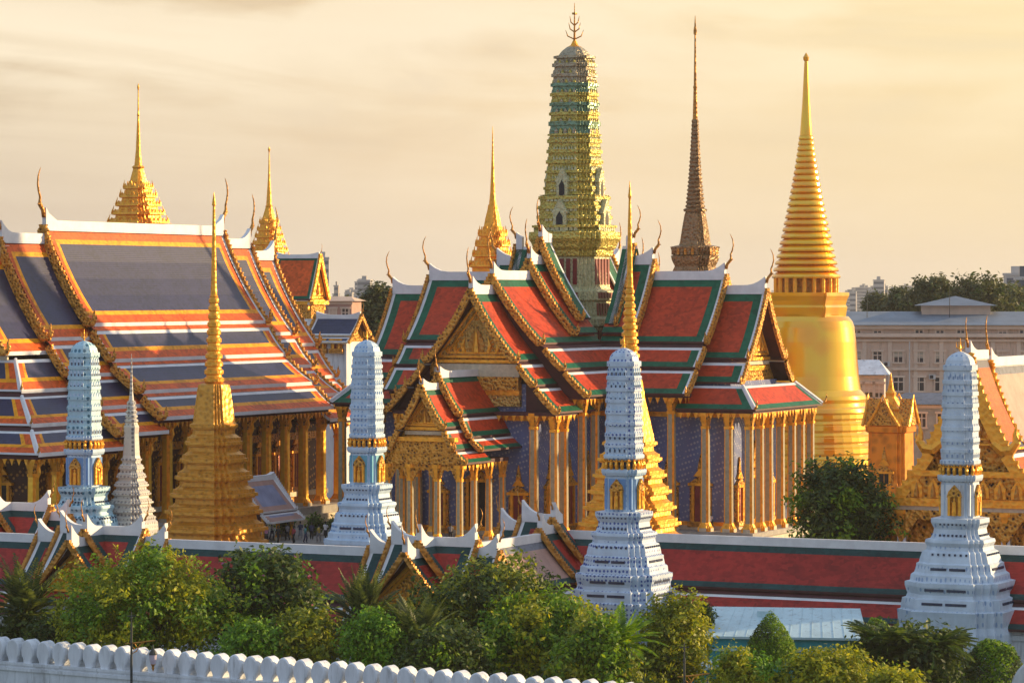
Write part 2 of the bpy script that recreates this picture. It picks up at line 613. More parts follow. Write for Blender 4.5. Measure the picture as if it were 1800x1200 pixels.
def panel(mb, TL, TR, BR, BL, st, left, right, top, first, sag=0.0, thick=0.16):
    """one roof plane: tiled field framed by coloured bands; left/right/top say which edges carry the frame"""
    TL, TR, BR, BL = map(Vector, (TL, TR, BR, BL))
    wt = (TR - TL).length
    wb = (BR - BL).length
    hs = ((BL - TL).length + (BR - TR).length) / 2
    w = max(wt, wb)

    def cuts(a, b, n):
        """a from the start, b from the end: list of (pos, depth, mat)"""
        segs, p = [], 0.0
        for d, (ww, mt) in enumerate(a):
            segs.append((p, p + ww, d, mt))
            p += ww
        e, q = [], 1.0
        for d, (ww, mt) in enumerate(b):
            e.append((q - ww, q, d, mt))
            q -= ww
        if q > p:
            k = max(1, n)
            for i in range(k):
                segs.append((p + (q - p) * i / k, p + (q - p) * (i + 1) / k, 9, st['field']))
        return segs + e[::-1]

    fr = [(ww / w, mt) for ww, mt in zip(st['w'], st['bands'])]
    tp = [(ww / hs, mt) for ww, mt in zip(st['w'], st['bands'])]
    if not first:
        tp = tp[:1]
    lw = [(ww / hs, mt) for ww, mt in zip(st['loww'], st['low'])]
    tot = sum(x for x, _ in tp) + sum(x for x, _ in lw)
    if tot > 0.72:
        k = 0.72 / tot
        tp = [(x * k, m) for x, m in tp]
        lw = [(x * k, m) for x, m in lw]
    if not top:
        tp = []
    us = cuts(fr if left else [], fr if right else [], 1)
    vs = cuts(tp, lw, 4)
    nrm = (TR - TL).cross(BL - TL).normalized()
    if nrm.z < 0:
        nrm = -nrm

    def P(a, b):
        q = (TL * (1 - a) + TR * a) * (1 - b) + (BL * (1 - a) + BR * a) * b
        return q - nrm * (sag * 4 * b * (1 - b))
    for (a0, a1, da, ma) in us:
        for (b0, b1, db, mb_) in vs:
            low = b0 > 0.5 and db < 9
            if da == 9 and db == 9:
                mt = st['field']
            elif da == 9:
                mt = mb_
            elif db == 9:
                mt = ma
            elif low:
                mt = st['bands'][0] if da == 0 else mb_
            else:
                mt = ma if da < db else mb_
            mb.add([P(a0, b0), P(a1, b0), P(a1, b1), P(a0, b1)], [(0, 1, 2, 3)], mt)
    # underside and rim give the plane its thickness
    d = -nrm * thick
    bs = [i / 4 for i in range(5)]
    for i in range(4):
        mb.add([P(0, bs[i]) + d, P(1, bs[i]) + d, P(1, bs[i + 1]) + d, P(0, bs[i + 1]) + d], [(0, 3, 2, 1)], 'maroon')
        for a in (0, 1):
            mb.add([P(a, bs[i]), P(a, bs[i + 1]), P(a, bs[i + 1]) + d, P(a, bs[i]) + d], [(0, 1, 2, 3)], st['bands'][0])
    for b, mt in ((0, st['bands'][0]), (1, st['fascia'])):
        mb.add([P(0, b), P(1, b), P(1, b) + d, P(0, b) + d], [(0, 1, 2, 3)], mt)
    # upright eaves board
    out = Vector((nrm.x, nrm.y, 0))
    out = out.normalized() * 0.035 if out.length > .01 else Vector((0, 0, 0))
    dn = Vector((0, 0, -thick * 1.25))
    q = [P(0, 1) + out, P(1, 1) + out, P(1, 1) + out + dn, P(0, 1) + out + dn]
    mb.add(q + [p - out * .8 for p in q], [(0, 1, 2, 3), (7, 6, 5, 4), (0, 4, 5, 1), (3, 2, 6, 7)], st['fascia'])


def sawboard(mb, fr, u, du, v0, z0, v1, z1, side, width, tooth, th, mat, sag=0.0, lower=0.0, up=0.22):
    """carved bargeboard along a rake, its upper edge set with flame-like teeth"""
    L = math.hypot(v1 - v0, z1 - z0)
    n = max(3, int(L / tooth))
    dv, dz = (v1 - v0) / L, (z1 - z0) / L
    nv, nz = -dz, dv                       # outward normal of the slope (up and out)
    if nz < 0:
        nv, nz = -nv, -nz

    def P(t, off):
        s = -sag * 4 * t * (1 - t)
        return (v0 + (v1 - v0) * t + nv * (off + s), z0 + (z1 - z0) * t + nz * (off + s))
    top, bot = [], []
    for i in range(n):
        a, b = i / n, (i + 1) / n
        top += [P(a, width * up), P(a + (b - a) * 0.28, width * up + th), P(a + (b - a) * 0.62, width * up + .04)]
    top.append(P(1, width * up))
        # strips (a fan of small quads keeps concave edges clean)
    T = top
    nb = len(T)
    ring0, ring1 = [], []
    for i, (v, z) in enumerate(T):
        t = i / (nb - 1)
        bv, bz = P(t, -width * (1 - up) - lower)
        ring0.append((v, z, bv, bz))
    for i in range(nb - 1):
        v, z, bv, bz = ring0[i]
        v2, z2, bv2, bz2 = ring0[i + 1]
        q = [fr(u, side * v, z), fr(u, side * v2, z2), fr(u, side * bv2, bz2), fr(u, side * bv, bz),
             fr(u + du, side * v, z), fr(u + du, side * v2, z2), fr(u + du, side * bv2, bz2), fr(u + du, side * bv, bz)]
        mb.add(q, [(0, 1, 2, 3), (7, 6, 5, 4), (0, 4, 5, 1), (3, 2, 6, 7)], mat)


def naga(mb, fr, u, v, z, side, h, mat, du=0.22):
    """upturned hook (serpent head) that ends a bargeboard"""
    pts = [(-0.55, 0.25), (-0.15, -0.05), (0.22, 0.0), (0.42, 0.28), (0.36, 0.62), (0.42, 1.0)]
    rad = [0.16, 0.21, 0.22, 0.17, 0.10, 0.02]
    mb.tube([fr(u + du / 2, side * (v + a * h), z + b * h) for a, b in pts], [r * h for r in rad], mat, 6)
    mb.tube([fr(u + du / 2, side * (v + 0.30 * h), z + 0.18 * h), fr(u + du / 2, side * (v + 0.58 * h), z + 0.42 * h), fr(u + du / 2, side * (v + 0.55 * h), z + 0.68 * h)],
            [0.09 * h, 0.06 * h, 0.01], mat, 5)


def finial(mb, fr, u, z, h, sgn, mat):
    """slender horn at the ridge end: beaked breast, neck sweeping out and curling back"""
    pts = [(-0.02, -0.10), (0.02, 0.05), (0.13, 0.17), (0.145, 0.24), (0.13, 0.34), (0.19, 0.48), (0.225, 0.63), (0.205, 0.80), (0.145, 0.93), (0.10, 1.0)]
    rad = [0.050, 0.046, 0.050, 0.034, 0.026, 0.023, 0.020, 0.017, 0.011, 0.003]
    mb.tube([fr(u + sgn * a * h, 0, z + b * h) for a, b in pts], [r * h for r in rad], mat, 6)
    mb.tube([fr(u + sgn * a * h, 0, z + b * h) for a, b in ((0.12, 0.17), (0.20, 0.20), (0.235, 0.165))], [0.03 * h, 0.02 * h, 0.003], mat, 5)


def interp_tiers(tiers, v):
    for (v0, z0, v1, z1) in tiers:
        if v <= v1:
            if v < v0:
                return z0
            return z0 + (z1 - z0) * (v - v0) / (v1 - v0)
    return tiers[-1][3]


def section(parent, fr, u0, u1, tiers, dz, st, ends=(False, True), fin_h=3.0, gable=None, ridge_h=0.62, sag=0.3, hook=1.1,
            board=0.62, skip_low=0, sides=(1, -1), upturn=0.9, wallz=None, ornaments=True, recess=0.55, inner_white=False, riser='maroon', tip=2.4):
    """one telescoping length of temple roof between u0 and u1 (u1 the outer end)"""
    T = [(a, b - dz, c, d - dz) for a, b, c, d in tiers]
    rf = MB()
    for s in sides:
        for i, (v0, z0, v1, z1) in enumerate(T):
            TL, TR = fr(u0, s * v0, z0), fr(u1, s * v0, z0)
            BL, BR = fr(u0, s * v1, z1), fr(u1, s * v1, z1)
            panel(rf, TL, TR, BR, BL, st, ends[0] or inner_white, ends[1], True, i == 0, sag if i == 0 else sag * 0.25, st.get('thick', .16))
            if i + 1 < len(T):           # the dark riser under each tier
                v2, z2 = T[i + 1][0], T[i + 1][1]
                rf.add([fr(u0 + .06, s * (v1 - 0.25), z1 - 0.16), fr(u1 - .06, s * (v1 - 0.25), z1 - 0.16), fr(u1 - .06, s * (v2 + 0.05), z2 + 0.02), fr(u0 + .06, s * (v2 + 0.05), z2 + 0.02)], [(0, 1, 2, 3)], st.get('riser', 'maroon'))
    o = rf.build('roof', parent)
    # ridge
    rg = MB()
    zr = T[0][1]
    n = 14
    hw = 0.26
    prev = None
    for i in range(n + 1):
        # denser near the upturned ends
        t = i / n
        t = t * t * (3 - 2 * t)
        u = u0 + (u1 - u0) * t
        up = 0.0
        L = abs(u1 - u0)
        if ends[1]:
            q = max(0, 1 - (1 - t) * L / tip)
            up += upturn * q ** 2.4
        if ends[0]:
            q = max(0, 1 - t * L / tip)
            up += upturn * q ** 2.4
        ring = [fr(u, hw, zr - 0.30), fr(u, hw * 0.9, zr + ridge_h + up), fr(u, -hw * 0.9, zr + ridge_h + up), fr(u, -hw, zr - 0.30)]
        if prev:
            rg.add(prev + ring, [(0, 1, 5, 4), (1, 2, 6, 5), (2, 3, 7, 6)], 'ridge_white')
        else:
            rg.add(ring, [(0, 1, 2, 3)], 'ridge_white')
        prev = ring
    rg.add(prev, [(3, 2, 1, 0)], 'ridge_white')
    rg.build('ridge_cap', o)
    for k, (flag, u, sg) in enumerate(((ends[0], u0, -1), (ends[1], u1, 1))):
        if not flag:
            continue
        bd = MB()
        du = 0.30 * sg * (1 if u1 > u0 else -1)
        ub = u + 0.03 * (1 if du > 0 else -1)
        for s in sides:
            for i, (v0, z0, v1, z1) in enumerate(T):
                sawboard(bd, fr, ub, du, v0 if i else 0.05, z0 + (0.05 if i else 0.25), v1, z1, s, board * (1 if i == 0 else 0.8), max(.26, board * .62), max(.12, board * .26), st['barge'], sag * (1 if i == 0 else .25))
                if ornaments:
                    naga(bd, fr, ub, v1 - 0.05, z1 - 0.10, s, hook * (1 if i == 0 else 0.8), st['barge'], du)
        bd.build('bargeboard', parent)
        if fin_h:
            fm = MB()
            finial(fm, fr, u + du * 0.5, zr + ridge_h + upturn * 0.6, fin_h, 1 if du > 0 else -1, 'gold_deep')
            fm.build('roof_finial', parent, smooth=True)
        # wall closing this end, under the rake
        sgn = 1 if du > 0 else -1
        ew = MB()
        ui = u - recess * sgn
        prof = []
        for i, (v0, z0, v1, z1) in enumerate(T):
            m_ = 6 if i == 0 else 1
            for j in range(m_ + 1):
                t = j / m_
                sg_ = sag * 4 * t * (1 - t) if i == 0 else 0
                prof.append((v0 + (v1 - v0) * t, z0 + (z1 - z0) * t - 0.22 - sg_))
            if skip_low and i + 1 >= len(T) - skip_low + 1:
                break
        if gable is None or k != 1:
            mt = st['end']
        else:
            mt = gable
        for a, b in zip(prof[:-1], prof[1:]):
            zb = prof[-1][1] if wallz is None else wallz
            mq = mt
            if wallz is not None and min(a[1], b[1]) < wallz + .3:
                zb, mq = prof[-1][1] - .1, 'maroon'
            for s in sides:
                ew.add([fr(ui, s * a[0], a[1]), fr(ui, s * b[0], b[1]), fr(ui, s * b[0], zb), fr(ui, s * a[0], zb)], [(0, 1, 2, 3)], mq)
        ew.build('gable_wall', parent)
    return T


def pediment(parent, fr, u, T, sgn, mat, rim='gold', drop=0.0, figure=True, beams=True, recess=0.4):
    """carved gilt triangle filling the top tier of a gable"""
    v0, z0, v1, z1 = T[0]
    z0 -= 0.6
    pm = MB()
    ub = u - recess * sgn
    z1 += drop

    def tri(k, du, th, mt, lift=0.0):
        zc = z1 + (z0 - z1) * 0.30
        pts = [(0, z0), (v1, z1), (-v1, z1)]
        q = [(v * k, zc + (z - zc) * k + lift) for v, z in pts]
        pm.prism([fr(ub + du * sgn, a, b) for a, b in q], Vector(fr(th * sgn, 0, 0)) - Vector(fr(0, 0, 0)), mt)
    tri(0.90, -0.1, 0.14, mat)
    # rim mouldings
    for kk, w in ((0.87, 0.15), (0.66, 0.12)):
        zc = z1 + (z0 - z1) * 0.30
        pts = [(0, z0), (v1, z1), (-v1, z1)]
        q = [(v * kk, zc + (z - zc) * kk) for v, z in pts]
        for a, b in ((q[0], q[1]), (q[1], q[2]), (q[2], q[0])):
            pm.tube([fr(ub + 0.08 * sgn, a[0], a[1]), fr(ub + 0.08 * sgn, b[0], b[1])], w, rim, 5)
    if figure:
        # central relief: a small standing figure in a flame-shaped halo with scrolls
        zc = z1 + (z0 - z1) * 0.10
        h = (z0 - z1) * 0.42
        w = h * 0.30
        halo = [(-w, zc), (-w * 1.15, zc + h * .35), (-w * .6, zc + h * .75), (0, zc + h), (w * .6, zc + h * .75), (w * 1.15, zc + h * .35), (w, zc)]
        pm.prism([fr(ub + 0.05 * sgn, a, b) for a, b in halo], Vector(fr(0.12 * sgn, 0, 0)) - Vector(fr(0, 0, 0)), 'gold_deep')
        pm.tube([fr(ub + 0.22 * sgn, 0, zc + h * t) for t in (0.02, .2, .45, .6, .72, .9)], [w * .5, w * .45, w * .3, w * .32, w * .22, .02], 'gold', 6)
        for s in (-1, 1):
            for j in range(3):
                c = w * (1.7 + j * 1.15)
                hh = h * (0.62 - 0.17 * j)
                if c > v1 * 0.66:
                    continue
                pm.tube([fr(ub + 0.1 * sgn, s * c, zc), fr(ub + 0.14 * sgn, s * (c + w * .3), zc + hh * .5), fr(ub + 0.1 * sgn, s * (c - w * .1), zc + hh)], [w * .28, w * .3, .03], 'gold', 5)
    # scrollwork: curling tendrils in rows across the field
        zb_ = z1 + (z0 - z1) * 0.07
        r_ = max(.16, (z0 - z1) * 0.062)
        row = 0
        while zb_ + 2.2 * r_ < z0 - (z0 - z1) * .14:
            lim = v1 * .80 * (1 - (zb_ + 2 * r_ - z1) / (z0 - z1)) - r_ * .6
            nn = int(lim / (2.3 * r_))
            for q_ in range(-nn, nn + 1):
                cx = q_ * 2.3 * r_ + (0 if row % 2 else 0)
                if abs(cx) < w * 1.3 and zb_ < zc + h:
                    continue
                sg = 1 if cx > 0 else -1
                sp_ = []
                for i_ in range(10):
                    a_ = i_ * .75
                    k_ = r_ * (1 - i_ / 11)
                    sp_.append(fr(ub + 0.10 * sgn, cx + sg * k_ * math.cos(a_), zb_ + r_ + k_ * math.sin(a_)))
                pm.tube(sp_, [r_ * .22] * 9 + [r_ * .1], 'gold', 4)
            zb_ += 2.15 * r_
            row += 1
    if beams:
        for j, (dzb, hb, pr) in enumerate(((-0.05, 0.30, 0.30), (-0.45, 0.36, 0.16), (-0.95, 0.45, 0.05))):
            bv = v1 * 0.90 + 0.08 * j
            zz = z1 + dzb
            vs = []
            for uu in (ub - 0.1 * sgn, ub + pr * sgn):
                for vv in (-bv, bv):
                    for z in (zz - hb, zz):
                        vs.append(fr(uu, vv, z))
            pm.add(vs, [(0, 1, 3, 2), (4, 6, 7, 5), (0, 4, 5, 1), (2, 3, 7, 6), (0, 2, 6, 4), (1, 5, 7, 3)], 'gold' if j != 1 else 'cream')
    return pm.build('pediment', parent)


def skirt(parent, fr, u0, U, tiers, dz, st, vref, front=True, hook=1.0, in_end=False):
    """lean-to tiers that run along both sides and wrap the end as a hip; U is where v = vref falls on the end"""
    T = [(a, b - dz, c, d - dz) for a, b, c, d in tiers]
    rf = MB()
    hps = {1: MB(), -1: MB()}
    for i, (v0, z0, v1, z1) in enumerate(T):
        ua, ub = U + (v0 - vref), U + (v1 - vref)
        for s in (1, -1):
            panel(rf, fr(u0, s * v0, z0), fr(ua, s * v0, z0), fr(ub, s * v1, z1), fr(u0, s * v1, z1), st, in_end, True, True, False, 0.05, st.get('thick', .16))
            hp = hps[s]
            hp.tube([fr(ua, s * v0, z0 + 0.1), fr(ub, s * v1, z1 + 0.1)], [0.17, 0.17], 'ridge_white', 5)
            if hook:
                # rooster-tail point at each hip foot
                c = 0.7071
                pts = [(-.6, .25), (0, -.02), (.3, .08), (.45, .45), (.5, 1.0)]
                hp.tube([fr(ub + a * hook * c, s * (v1 + a * hook * c), z1 + 0.12 + b * hook) for a, b in pts], [.12 * hook, .15 * hook, .14 * hook, .08 * hook, .015], st['barge'], 5)
        panel(rf, fr(ua, v0, z0), fr(ua, -v0, z0), fr(ub, -v1, z1), fr(ub, v1, z1), st, True, True, True, False, 0.05)
        if i + 1 < len(T):
            v2, z2 = T[i + 1][0], T[i + 1][1]
            uc, ud = U + (v1 - 0.25 - vref), U + (v2 + .05 - vref)
            for s in (1, -1):
                rf.add([fr(u0, s * (v1 - .25), z1 - .16), fr(uc, s * (v1 - .25), z1 - .16), fr(ud, s * (v2 + .05), z2), fr(u0, s * (v2 + .05), z2)], [(0, 1, 2, 3)], 'maroon')
            rf.add([fr(uc, v1 - .25, z1 - .16), fr(uc, -v1 + .25, z1 - .16), fr(ud, -v2 - .05, z2), fr(ud, v2 + .05, z2)], [(0, 1, 2, 3)], 'maroon')
    o = rf.build('roof', parent)
    for s in (1, -1):
        hps[s].build('hip_ridge', o)
    return T


def soffit(parent, fr, u0, u1, v, z, th=0.35, fringe=True, ends=(False, True), mat='maroon'):
    """boarded ceiling under the eaves with a fringe of little gilt brackets"""
    m = MB()
    vs = [fr(u, s, zz) for zz in (z - th, z) for s in (-v, v) for u in (u0, u1)]
    m.add(vs, [(0, 2, 3, 1), (4, 5, 7, 6), (0, 1, 5, 4), (2, 6, 7, 3), (0, 4, 6, 2), (1, 3, 7, 5)], mat)
    m.build('eave_ceiling', parent)
    if fringe:
        f = MB()
        runs = [((u0, v), (u1, v)), ((u0, -v), (u1, -v))]
        if ends[1]:
            runs.append(((u1, -v), (u1, v)))
        if ends[0]:
            runs.append(((u0, -v), (u0, v)))
        for a, b in runs:
            L = math.hypot(b[0] - a[0], b[1] - a[1])
            n = max(2, int(L / 0.8))
            for i in range(n):
                t0, t1 = (i + 0.18) / n, (i + 0.82) / n
                p0 = (a[0] + (b[0] - a[0]) * t0, a[1] + (b[1] - a[1]) * t0)
                p1 = (a[0] + (b[0] - a[0]) * t1, a[1] + (b[1] - a[1]) * t1)
                pm = ((p0[0] + p1[0]) / 2, (p0[1] + p1[1]) / 2)
                f.add([fr(*p0, z - th), fr(*p1, z - th), fr(*pm, z - th - 0.62)], [(0, 1, 2)], 'gold')
        f.build('eave_fringe', parent)


def frame(phi, ox=0, oy=0):
    c, s = math.cos(phi), math.sin(phi)

    def fr(u, v, z):
        return Vector((ox + u * c - v * s, oy + u * s + v * c, z))
    return fr


COLS = {}


def column_mesh(h, w=0.42, shaft='pillar_white', edge='gold'):
    """indented square pillar: pale glass-mosaic faces, gilt corner strips, lotus capital and moulded foot"""
    key = (round(h, 2), w, shaft, edge)
    if key in COLS:
        return COLS[key]
    m = MB()
    o = PILLAR
    n = len(o)

    def seg(z0, z1, w0, w1, mats):
        vs = [(x * w0, y * w0, z0) for x, y in o] + [(x * w1, y * w1, z1) for x, y in o]
        for k in range(n):
            per = n // 4
            mt = mats[0] if k % per == 0 else mats[1]
            m.add([vs[k], vs[(k + 1) % n], vs[n + (k + 1) % n], vs[n + k]], [(0, 1, 2, 3)], mt)
    g = ('gold', 'gold')
    seg(0, 0.35, w * 1.7, w * 1.7, ('cream', 'gold'))
    seg(0.35, 0.55, w * 1.7, w * 1.35, g)
    seg(0.55, 0.9, w * 1.35, w, g)
    seg(0.9, h - 1.6, w, w * 0.9, (shaft, edge))
    seg(h - 1.6, h - 1.3, w * 1.05, w * 1.05, g)
    seg(h - 1.3, h - 0.35, w * 0.88, w * 1.35, ('gold', 'gold_carved'))
    seg(h - 0.35, h, w * 1.45, w * 1.45, g)
    ob = m.build('column', None, link=False)
    COLS[key] = ob.data
    bpy.data.objects.remove(ob)
    return COLS[key]


def column(parent, x, y, z, h, w=0.42, shaft='pillar_white', edge='gold'):
    o = bpy.data.objects.new('column', column_mesh(h, w, shaft, edge))
    o.location = (x, y, z)
    o.parent = parent
    col.objects.link(o)
    return o


def walls(parent, pts, z0, z1, mat, name='wall'):
    """closed wall ring through local points, with a plinth and a gilt cornice"""
    m = MB()
    n = len(pts)
    for i in range(n):
        a, b = pts[i], pts[(i + 1) % n]
        m.add([(*a, z0), (*b, z0), (*b, z1), (*a, z1)], [(0, 1, 2, 3)], mat)
    return m.build(name, parent)


def opening(parent, x, y, nx, ny, z, w, h, kind='window', spire=True):
    """door or window on a wall at (x,y) facing (nx,ny): gilt stepped frame, crown of flames, dark leaf"""
    tx, ty = -ny, nx

    def fr(a, d, z_):
        return (x + tx * a + nx * d, y + ty * a + ny * d, z_)

    def bx(m, a0, a1, d0, d1, z0, z1, mt):
        vs = [fr(a, d, zz) for zz in (z0, z1) for d in (d0, d1) for a in (a0, a1)]
        m.add(vs, [(0, 2, 3, 1), (4, 5, 7, 6), (0, 1, 5, 4), (2, 6, 7, 3), (0, 4, 6, 2), (1, 3, 7, 5)], mt)
    m = MB()
    for s in (-1, 1):
        bx(m, s * w / 2, s * (w / 2 + 0.28), 0.0, 0.30, z, z + h, 'gold')
        bx(m, s * (w / 2 + 0.28), s * (w / 2 + 0.52), 0.0, 0.18, z, z + h * .96, 'gold_carved')
    bx(m, -w / 2 - 0.65, w / 2 + 0.65, 0.0, 0.42, z + h, z + h + 0.28, 'gold')
    bx(m, -w / 2 - 0.7, w / 2 + 0.7, 0.0, 0.40, z - 0.55, z, 'gold_deep')
    if spire:
        hh = 0.9 * w + 1.0
        for k, (ww, h0, h1, d) in enumerate(((w / 2 + 0.5, 0.28, .28 + hh * .35, .30), (w / 2 + 0.1, .28 + hh * .3, .28 + hh * .7, .24), (w * 0.26, .28 + hh * .6, .28 + hh * 1.35, .18))):
            m.prism([fr(-ww, 0.02, z + h + h0), fr(ww, 0.02, z + h + h0), fr(ww * .55, .02, z + h + (h0 + h1) / 2), fr(0, 0.02, z + h + h1), fr(-ww * .55, .02, z + h + (h0 + h1) / 2)], Vector((nx * d, ny * d, 0)), 'gold_carved' if k % 2 == 0 else 'gold')
    o = m.build(kind, parent)
    p = MB()
    bx(p, -w / 2, w / 2, 0.03, 0.12, z, z + h, 'dark' if kind == 'door' else 'red_lacquer')
    bx(p, -0.05, 0.05, 0.10, 0.17, z, z + h, 'gold_deep')
    p.build('leaf' if kind == 'window' else 'door_leaf', o)
    return o


def arch_screen(parent, fr, u, vs_, z_top, z_spring, th=0.18, mat='gold_carved'):
    """pointed gilt arches hung between pillars at positions vs_"""
    m = MB()
    for a, b in zip(vs_[:-1], vs_[1:]):
        c, w = (a + b) / 2, (b - a) / 2
        h = z_top - z_spring
        prev = None
        for i in range(13):
            t = -1 + i / 6
            zz = z_spring + h * 0.78 * (1 - abs(t) ** 1.7) * (1 - .12 * math.cos(t * 9))
            p = (c + t * w, min(zz, z_top - .08))
            if prev:
                q = [fr(u, prev[0], z_top), fr(u, p[0], z_top), fr(u, p[0], p[1]), fr(u, prev[0], prev[1]),
                     fr(u + th, prev[0], z_top), fr(u + th, p[0], z_top), fr(u + th, p[0], p[1]), fr(u + th, prev[0], prev[1])]
                m.add(q, [(0, 1, 2, 3), (7, 6, 5, 4), (3, 2, 6, 7)], mat)
            prev = p
    return m.build('arch_screen', parent)


def plinth(parent, pts_fn, levels, mat='stone'):
    m = MB()
    for (e, z0, z1, mt) in levels:
        P = pts_fn(e)
        n = len(P)
        for i in range(n):
            a, b = P[i], P[(i + 1) % n]
            m.add([(*a, z0), (*b, z0), (*b, z1), (*a, z1)], [(0, 1, 2, 3)], mt)
        m.add([(*p, z1) for p in P], [tuple(range(n))], mt)
    return m.build('plinth', parent)
# ------------------------------------------------------------------ the setting
def sheet(name, x0, x1, y0, y1, z, mat):
    m = MB()
    m.add([(x0, y0, z), (x1, y0, z), (x1, y1, z), (x0, y1, z)], [(0, 1, 2, 3)], mat)
    o = m.build(name)
    o['kind'] = 'structure'
    return o


paint('earth', (0.17, 0.15, 0.12), 0.3, 0.9, 0.05)
paint('lawn', (0.045, 0.085, 0.02), 0.3, 0.9, 0.4)
sheet('ground', -6000, 6000, -200, 14000, STREET, 'earth')


def g2w(x, y, ox, oy):
    return (ox + x * BX - y * BY, oy + x * BY + y * BX)


GO = (11.9, 276.0)                             # a point on the ridge line of the right-hand gallery
tm = MB()
tp = [(-140, 7.5), (-140, -10), (-21, -10), (-21, -10.5), (-16, -10.5), (-14, 7.5), (75, 7.5), (75, 170), (-140, 170)]
tp = [(-140, -10.4), (-19.5, -10.4), (-14.5, 7.5), (75, 7.5), (75, 190), (-140, 190)]
W = [g2w(x, y, *GO) for x, y in tp]
tm.add([(*p, FLOOR) for p in W], [tuple(range(len(W)))], 'paving')
for i in range(len(W)):
    a, b = W[i], W[(i + 1) % len(W)]
    tm.add([(*a, STREET), (*b, STREET), (*b, FLOOR), (*a, FLOOR)], [(0, 1, 2, 3)], 'stone')
terrace = tm.build('terrace_ground')
terrace['kind'] = 'structure'
sheet('lawn', -80, 80, 226, 262, STREET + 0.02, 'lawn')['kind'] = 'structure'

# ------------------------------------------------------------------ the cross-shaped hall crowned by a tower
C0 = (6.56, 346.0)
pr = root('cross_shaped_temple_hall', 'cross-shaped temple hall with red and green tiled roofs under a tall green-gold tower', 'temple', (*C0, 0), GRID)
FR_R, FR_F, FR_L, FR_B = frame(0), frame(-math.pi / 2), frame(math.pi), frame(math.pi / 2)
PT = [(0, 27.35, 5.4, 20.8), (5.9, 20.2, 7.8, 18.3), (8.1, 17.9, 10.5, 15.7)]
PT2 = [(0, 25.9, 4.9, 19.2), (5.3, 18.7, 6.9, 16.8)]
PSK = [(7.2, 16.4, 9.4, 14.2)]
for fr, e0, e1, ea, eb, front in ((FR_R, 6.7, 9.0, 17.05, 21.5, False), (FR_L, 6.7, 9.0, 17.05, 21.5, False), (FR_F, 8.3, 11.0, 19.5, 24.2, True), (FR_B, 8.3, 11.0, 17.0, 21.5, False)):
    section(pr, fr, 6.0, e0, [(0, 30.5, 4.6, 22.5)], -0.1 if not front else -0.7, STY_RED, fin_h=3.1, inner_white=True)
    section(pr, fr, 5.5, e1, [(0, 28.95, 5.2, 21.7)], 0, STY_RED, fin_h=3.2)
    section(pr, fr, 5.4, ea, PT, 0, STY_RED, fin_h=3.3)
    if front:
        T = section(pr, fr, 15.0, eb, PT2 + PSK, 0, STY_RED, fin_h=3.2, gable='gold_carved', recess=1.5, wallz=17.5)
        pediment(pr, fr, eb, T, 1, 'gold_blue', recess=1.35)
        soffit(pr, fr, 15.0, eb - 0.4, 9.0, 14.1)
        soffit(pr, fr, 8.5, 18.9, 10.0, 15.6)
    else:
        T = section(pr, fr, 15.0, eb, PT2, 0, STY_RED, fin_h=3.2, gable='gold_carved', recess=1.7)
        pediment(pr, fr, eb, T, 1, 'gold_blue', recess=1.55)
        skirt(pr, fr, 15.5, 24.1, PSK, 0, STY_RED, 9.4)
        soffit(pr, fr, 15.5, 23.7, 9.0, 14.1)
        soffit(pr, fr, 8.5, 16.7, 10.0, 15.6)
# walls of glazed blue tile, cross-shaped plan
hw, rr, ff = 6.3, 20.2, 22.4
plan = [(hw, -hw), (rr, -hw), (rr, hw), (hw, hw), (hw, rr), (-hw, rr), (-hw, hw), (-rr, hw), (-rr, -hw), (-hw, -hw), (-hw, -ff), (hw, -ff)]
walls(pr, plan, FLOOR, 16.8, 'wall_blue')
for z0, z1, pw, mt in ((FLOOR, 2.3, 0.35, 'cream'), (2.3, 2.7, 0.22, 'gold'), (13.2, 13.7, 0.2, 'gold')):
    band = MB()
    for i in range(len(plan)):
        a, b = Vector((*plan[i], 0)), Vector((*plan[(i + 1) % len(plan)], 0))
        d = (b - a).normalized()
        n = Vector((d.y, -d.x, 0))
        vs = [(p + n * o_ + Vector((0, 0, z))) for z in (z0, z1) for o_ in (0.01, pw) for p in (a, b)]
        band.add(vs, [(0, 2, 3, 1), (4, 5, 7, 6), (0, 1, 5, 4), (2, 6, 7, 3), (0, 4, 6, 2), (1, 3, 7, 5)], mt)
    band.build('cornice', pr)
# entablature over the front gable wall
em = MB()
for z0, z1, pw, mt in ((17.5, 18.4, 0.6, 'cream'), (16.2, 17.5, 0.8, 'gold_carved'), (15.7, 16.2, 0.6, 'gold'), (14.6, 15.7, 0.5, 'gold_blue')):
    em.box(-4.7, 4.7, -ff - pw, -ff - 0.02, z0, z1, mt)
em.build('entablature', pr)
em = MB()
em.box(-6.4, 6.4, -6.4, 6.4, 14.0, 17.0, 'maroon')
em.build('valley_roof', pr)


def pl(e):
    h2, r2, f2 = 10.4 + e, 24.6 + e, 23.0 + e
    return [(h2, -h2), (r2, -h2), (r2, h2), (h2, h2), (h2, r2), (-h2, r2), (-h2, h2), (-r2, h2), (-r2, -h2), (-h2, -h2), (-h2, -f2), (-5.6 - e, -f2), (-5.6 - e, -36.5 - e), (5.6 + e, -36.5 - e), (5.6 + e, -f2), (h2, -f2)]


